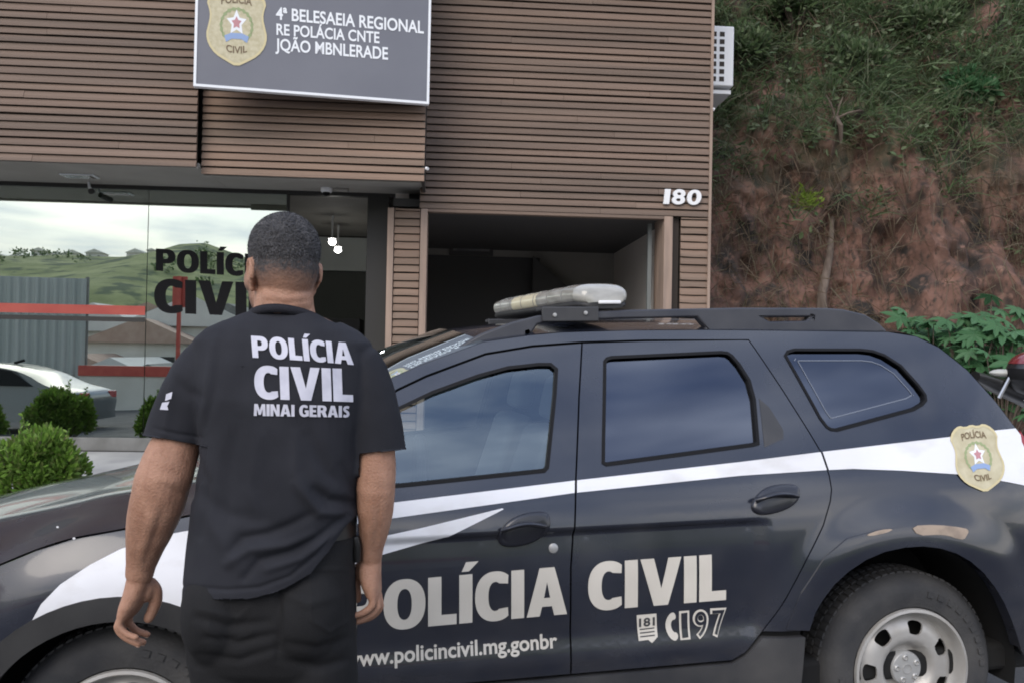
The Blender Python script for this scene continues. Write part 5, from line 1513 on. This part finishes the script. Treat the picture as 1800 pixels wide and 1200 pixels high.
MB().tube([Vector((0, -.15, -.4)), Vector((0, -.12, 0)), (p2 - p) * .5 + Vector((.02, -.14, 0)), (p2 - p) + Vector((0, -.10, 0))], [.065, .055, .042, .025], 9).build('trunk', M_wood, tr_)
p = on_bank(1458, 215)
tw = thing('bare_root', 'pale bare root with forked twigs sticking out of the bank under the grass', 'root', tuple(p))
MB().tube([(0, 0, -.05), (.02, -.15, .02), (.06, -.2, -.10), (.10, -.12, -.3)], [.05, .045, .035, .02], 8).build('root', M_wood, tw)
for a in ((-.12, -.2, .28), (.08, -.22, .25), (.3, -.2, .10)): MB().tube([(.02, -.15, .0), (a[0] * .5, a[1], a[2] * .6), a], [.018, .012, .005], 6).build('twig', M_wood, tw)

# ------------------------------------------------------------------ motorcycle and helmet behind the car tail
M_mblack = mat('black bike plastic', (.012, .012, .013), .35, coat=.3)
M_chrome = mat('bike metal', (.55, .55, .55), .3, metal=.8)
M_helmr = mat('dark red helmet', (.16, .02, .022), .25, coat=.8)
ph = W(1722, 652, 5.6)
bk = thing('motorcycle', 'black motorcycle parked behind the tail of the police car', 'motorcycle', (ph.x, 5.6, fore(ph.x, 5.6) - .01), R(6))
gz_ = bk.location.z; hz = lambda py, X=1760: W(X, py, 5.6).z - gz_
def tyre_w(x):
    w = MB().lathe([(.20, -.05), (.27, -.055), (.31, -.03), (.315, 0), (.31, .03), (.27, .055), (.20, .05)], (x, 0, .315), seg=40).build('wheel', M_tyre, bk)
    MB().lathe([(.20, -.04), (.205, 0), (.20, .04), (.18, .04), (.18, -.04), (.20, -.04)], (x, 0, .315), seg=40).build('rim', M_chrome, w)
    for k in range(6):
        a = R(60 * k); MB().tube([(x, 0, .315), (x + .19 * math.cos(a), 0, .315 + .19 * math.sin(a))], .012, 6).build('spoke', M_chrome, w)
tyre_w(.30); tyre_w(1.60)
zt = hz(655)
MB().loft([oval((x, 0, z), a, b, 20, 2.2) for x, z, a, b in ()] or [[Vector((x, y * w_, z + u_ * h_)) for y, u_ in ((-1, -.3), (-.9, .5), (0, 1), (.9, .5), (1, -.3), (.6, -1), (-.6, -1))] for x, z, w_, h_ in ((-.03, zt - .02, .05, .03), (.10, zt - .07, .10, .05), (.30, zt - .13, .12, .07), (.55, zt - .24, .12, .08), (.8, zt - .28, .11, .08))]).build('tail_fairing', M_mblack, bk, smooth=60)
MB().loft([[Vector((x, y * w_, z + u_ * h_)) for y, u_ in ((-1, -.6), (-.9, .4), (0, 1), (.9, .4), (1, -.6))] for x, z, w_, h_ in ((.25, zt - .11, .12, .05), (.5, zt - .19, .15, .06), (.85, zt - .21, .13, .06))]).build('seat', M_archplastic, bk, smooth=60)
MB().ell((1.08, 0, zt - .16), (.26, .15, .13), 24, 14).build('fuel_tank', M_mblack, bk)
MB().box(.75, 1.15, -.13, .13, .35, .65).build('engine', M_chrome, bk, bevel=.04)
MB().tube([(.30, -.10, .32), (.62, -.11, .45), (.9, -.05, .5)], .03, 8).build('swing_arm', M_mblack, bk)
MB().tube([(1.60, -.09, .32), (1.42, -.09, .85), (1.34, -.09, 1.02)], .025, 8).build('fork', M_chrome, bk)
MB().tube([(1.60, .09, .32), (1.42, .09, .85), (1.34, .09, 1.02)], .025, 8).build('fork', M_chrome, bk)
MB().tube([(1.25, -.36, 1.06), (1.33, -.12, 1.04), (1.33, .12, 1.04), (1.25, .36, 1.06)], .014, 8).build('handlebar', M_mblack, bk)
MB().ell((1.50, 0, .92), (.09, .09, .09), 18, 10).build('headlight', M_lens, bk)
MB().tube([(.9, -.17, .35), (.55, -.2, .36), (.15, -.2, .48)], [.03, .045, .05], 12).build('exhaust', M_chrome, bk)
MB().tube([(.06, -.11, zt - .16), (.12, -.13, zt - .02), (.34, -.13, zt + .0)], .012, 6).build('grab_rail', M_chrome, bk)
MB().ell((.13, -.06, zt + .0), (.10, .06, .028), 14, 8).build('rear_rack_pad', mat('pale grey pad', (.42, .42, .38), .6), bk)
hp = W(1806, 657, 5.5)
he = thing('helmet', 'black and dark red motorcycle helmet resting on the motorcycle at the right edge', 'helmet', tuple(hp), R(-30))
MB().ell((0, 0, 0), (.125, .15, .135), 32, 20).build('shell', M_mblack, he)
m = MB().ell((0, 0, .004), (.127, .152, .136), 32, 20); m = trim(m, lambda p: (p.z - .05 + .1 * p.y, Vector((0, 0, 1))), .0)
m.build('top_stripe', M_helmr, he, fixn=False)
m = MB().ell((0, 0, 0), (.1265, .1515, .1365), 40, 24); m = trim(m, lambda p: (min(-p.y - .05, .05 - abs(p.z + .0)), Vector((0, 0, 0))), .0)
m.build('visor', M_black, he, fixn=False)
MB().tube([W(1770, 690, 5.55) - Vector(hp), W(1790, 700, 5.55) - Vector(hp), W(1815, 715, 5.55) - Vector(hp)], .006, 6).build('strap', M_signwhite, he)

# ------------------------------------------------------------------ across the street, seen in the shop window and in the paint
Nb = Vector((-math.sin(BA), math.cos(BA), 0))
def mirror(px, py, D):
    """the real point whose image in the shop window is seen at that pixel at distance D"""
    p = W(px, py, D); return p - 2 * (p.dot(Nb) - dG) * Nb
M_corr = mat('grey corrugated sheet', (.33, .36, .34), .6, col2=(.40, .42, .40), nscale=1, stretch=(3, 3, .2))
M_cwall = mat('cream painted wall', (.55, .53, .47), .85, col2=(.63, .61, .55), nscale=1.2)
M_tile = mat('clay tile roof', (.34, .235, .18), .85, col2=(.40, .29, .23), nscale=3)
M_hwall = mat('pale house walls', (.52, .50, .46), .85, col2=(.62, .60, .56), nscale=.5)
M_silver = mat('silver car paint', (.085, .10, .11), .3, metal=.2, coat=.8)
D1 = 25
a, b = mirror(152, 490, D1), mirror(-420, 480, D1)
fx0, fx1 = min(a.x, b.x), max(a.x, b.x); fy = a.y; ftop = a.z; fbot = street(a.x, -8) - .3
fe = thing('corrugated_fence', 'tall grey corrugated metal fence across the street', 'fence', (fx0, fy, fbot))
m = MB(); n = 150; W_ = fx1 - fx0
pr = [(W_ * i / n, .03 * (1 if i % 4 in (0, 1) else -1)) for i in range(n + 1)]
m.loft([[Vector((x, y, 0)) for x, y in pr], [Vector((x, y, ftop - fbot)) for x, y in pr]], cap=False, closed=False)
m.build('sheet', M_corr, fe, smooth=0)
for x in (0, W_ * .33, W_ * .66, W_): MB().box(x - .04, x + .04, -.14, -.05, 0, ftop - fbot + .05).build('post', M_grey, fe)
a, b = mirror(148, 641, D1), mirror(420, 646, D1)
wx0, wx1 = min(a.x, b.x), max(a.x, b.x) + 9
lw = thing('low_wall', 'cream low wall with a red coping across the street', 'wall', (wx0, a.y + .2, fbot))
MB().box(0, wx1 - wx0, 0, .18, 0, a.z - fbot - .30).build('wall', M_cwall, lw)
MB().box(-.03, wx1 - wx0 + .03, -.03, .21, a.z - fbot - .297, a.z - fbot).build('coping', M_redband, lw)
pp_ = mirror(315, 540, 24)
rp = thing('red_post', 'red steel gate post with a red board across the street', 'post', (pp_.x, pp_.y, fbot))
MB().box(-.05, .05, -.05, .05, 0, mirror(315, 486, 24).z - fbot).build('post', M_redband, rp)
MB().box(-.20, .20, -.07, -.052, mirror(315, 540, 24).z - fbot, mirror(315, 486, 24).z - fbot).build('board', M_redband, rp)
# far hill with houses on its ridge
RB = mirror(392, 440, 205).x
def ridge(x): return 21.6 + .8 * math.sin(x * .05) + 1.5 * noise.noise(Vector((x * .03, 0, 0))) + 4.5 * math.exp(-((x - RB) / 9) ** 2)
M_hill = mat('hill grass', (.125, .15, .05), .95, col2=(.22, .24, .10), nscale=.16, ndet=12, contrast=(.38, .60), bump=.6, bscale=.8)
add_layer(M_hill, (.045, .07, .03), .22, .50, .60, (1, 1, 1), 10)
rows = []
for j in range(41):
    t = j / 40; row = []
    for i in range(101):
        x = lerp(-220, 200, i / 100); y = -40 - 150 * t
        z = -2 + (ridge(x) + 1) * sm(0, 1, t) + 1.2 * noise.noise(Vector((x * .06, y * .06, 0)))
        row.append((x, y, z))
    rows.append(row)
o = MB().loft(rows, cap=False, closed=False).build('far_hill', M_hill, smooth=60); tag(o, kind='structure')
def house(x, y, z, w, d, h, label, mw=M_hwall, mr=M_tile):
    t = thing('house', label, 'house', (x, y, z), rnd.uniform(-.3, .3), group='houses across the street and on the far hill')
    MB().box(-w / 2, w / 2, -d / 2, d / 2, -2, h).build('wall', mw, t)
    MB().prism([(-w / 2 - .3, h), (w / 2 + .3, h), (0, h + w * .25)], lambda p, q_: (p[0], q_, p[1]), -d / 2 - .3, d / 2 + .3).build('roof', mr, t)
    for k in (-.25, .25): MB().box(w * k - w * .07, w * k + w * .07, d / 2, d / 2 + .05, h * .35, h * .75).build('window', M_frame_dark, t)
for i in range(15):
    px = -40 + 24 * i + rnd.uniform(-11, 11); D = 205
    p = mirror(px, 452, D); zz = ridge(p.x) - 2
    house(p.x, -186 + rnd.uniform(-7, 4), zz + rnd.uniform(-1.2, .4), rnd.uniform(1.8, 4.0), 4, rnd.uniform(1.2, 2.6), 'small pale house on the ridge of the far hill', M_hwall, M_cwall)
for (px, py, D, w, h, lb) in ((200, 560, 48, 6, 3.2, 'cream house with grey roof behind the low wall, nearest the fence'), (262, 585, 44, 5, 2.6, 'cream house with clay roof behind the low wall, in the middle'), (345, 560, 50, 7, 3.6, 'cream house with pale roof behind the red post')):
    p = mirror(px, py, D); house(p.x, p.y, -.9, w, 5, h, lb, M_cwall, M_tile if 'clay' in lb and D < 45 else M_hwall)
for i, (px, py, D, w, h) in enumerate(((165, 545, 62, 5, 3), (195, 535, 75, 6, 3.5), (230, 540, 70, 4.5, 3.2), (258, 528, 85, 6, 3.2), (285, 545, 60, 4, 2.8), (300, 530, 80, 6, 3.6), (330, 532, 78, 5, 3.2), (372, 535, 72, 6, 3.4), (415, 530, 84, 6, 3.4), (180, 600, 40, 3.5, 2.0), (240, 612, 38, 4, 1.7), (285, 612, 37, 3, 1.9))):
    p = mirror(px, py, D); house(p.x, p.y, p.z - h - .9, w * .85, 4, h * .8, 'pale house on the lower slope across the street, reflected under the lettering', (M_hwall, M_cwall)[i % 2], (M_tile, M_hwall, M_grey)[i % 3])
mt_ = MB()
for i in range(420):
    x = rnd.uniform(-190, 160); t = rnd.uniform(.55, .97); y = -40 - 150 * t
    if noise.noise(Vector((x * .03, t * 6, 2))) < -.05: continue
    z = -2 + (ridge(x) + 1) * sm(0, 1, t)
    for k in range(40):
        d = Vector((rnd.gauss(0, 1), rnd.gauss(0, 1), rnd.gauss(0, 1))).normalized(); s_ = rnd.uniform(.5, 1.3)
        leaf(mt_, Vector((x, y, z + s_ * .5)) + Vector((d.x * s_ * 1.4, d.y * s_, d.z * s_ * .7)), d + Vector((0, 0, .4)), rnd.uniform(.35, .6), rnd.uniform(.3, .5))
tag(mt_.build('far_trees', M_grass, smooth=0, fixn=False), 'scattered dark trees and scrub on the far hill', 'trees', kind='stuff')
# silver car across the street
pc = mirror(-5, 700, 18)
sc_ = thing('silver_car', 'silver saloon car parked down the street, reflected in the shop window', 'car', (pc.x, pc.y, street(pc.x, pc.y)), R(180) + BA * 2)
prof = [(-2.15, .45), (-2.2, .75), (-2.10, .92), (-1.55, 1.02), (-.95, 1.34), (-.2, 1.46), (.5, 1.42), (1.25, 1.02), (2.05, .86), (2.2, .6), (2.15, .4)]
pr2 = chaikin(prof, 2, False)
m = MB(); rings = []
for k in range(13):
    t = k / 12; y = lerp(-.87, .87, t); e_ = abs(2 * t - 1)
    rings.append([(x * (1 - .03 * e_ ** 4), y * (1 - .22 * sm(.9, 1.5, z)), .28 + (z - .28) * (1 - .05 * e_ ** 6)) for x, z in pr2] + [(2.1, y, .28), (-2.1, y, .28)])
m.loft(rings); m.build('body', M_silver, sc_, smooth=60)
for s in (-1, 1):
    MB().prism([(-1.20, 1.0), (-.75, 1.30), (-.2, 1.38), (.40, 1.34), (1.0, 1.02)], lambda p, h_: (p[0], h_ - s * .30 * max(0, p[1] - .98), p[1]), s * .858, s * .88).build('window', M_black, sc_)
    for x in (-1.35, 1.35):
        w_ = MB().lathe([(.2, -.09), (.31, -.09), (.32, -.05), (.32, .05), (.31, .09), (.2, .09)], (x, s * .80, .32), seg=36, cap=True).build('wheel', M_tyre, sc_)
        MB().lathe([(.0001, s * .10), (.19, s * .10), (.20, s * .07)], (x, s * .80, .32), seg=24).build('rim', M_steel, w_)
    MB().box(2.10, 2.17, s * .55 - .2, s * .55 + .2, .62, .76).build('headlight', M_lens, sc_, bevel=.02)
    MB().box(-2.17, -2.10, s * .6 - .16, s * .6 + .16, .72, .88).build('tail_lamp', M_redlens, sc_, bevel=.02)
MB().tube([(-.35, 0, 1.44), (-.55, 0, 1.50)], .03, 6).build('antenna', M_black, sc_)
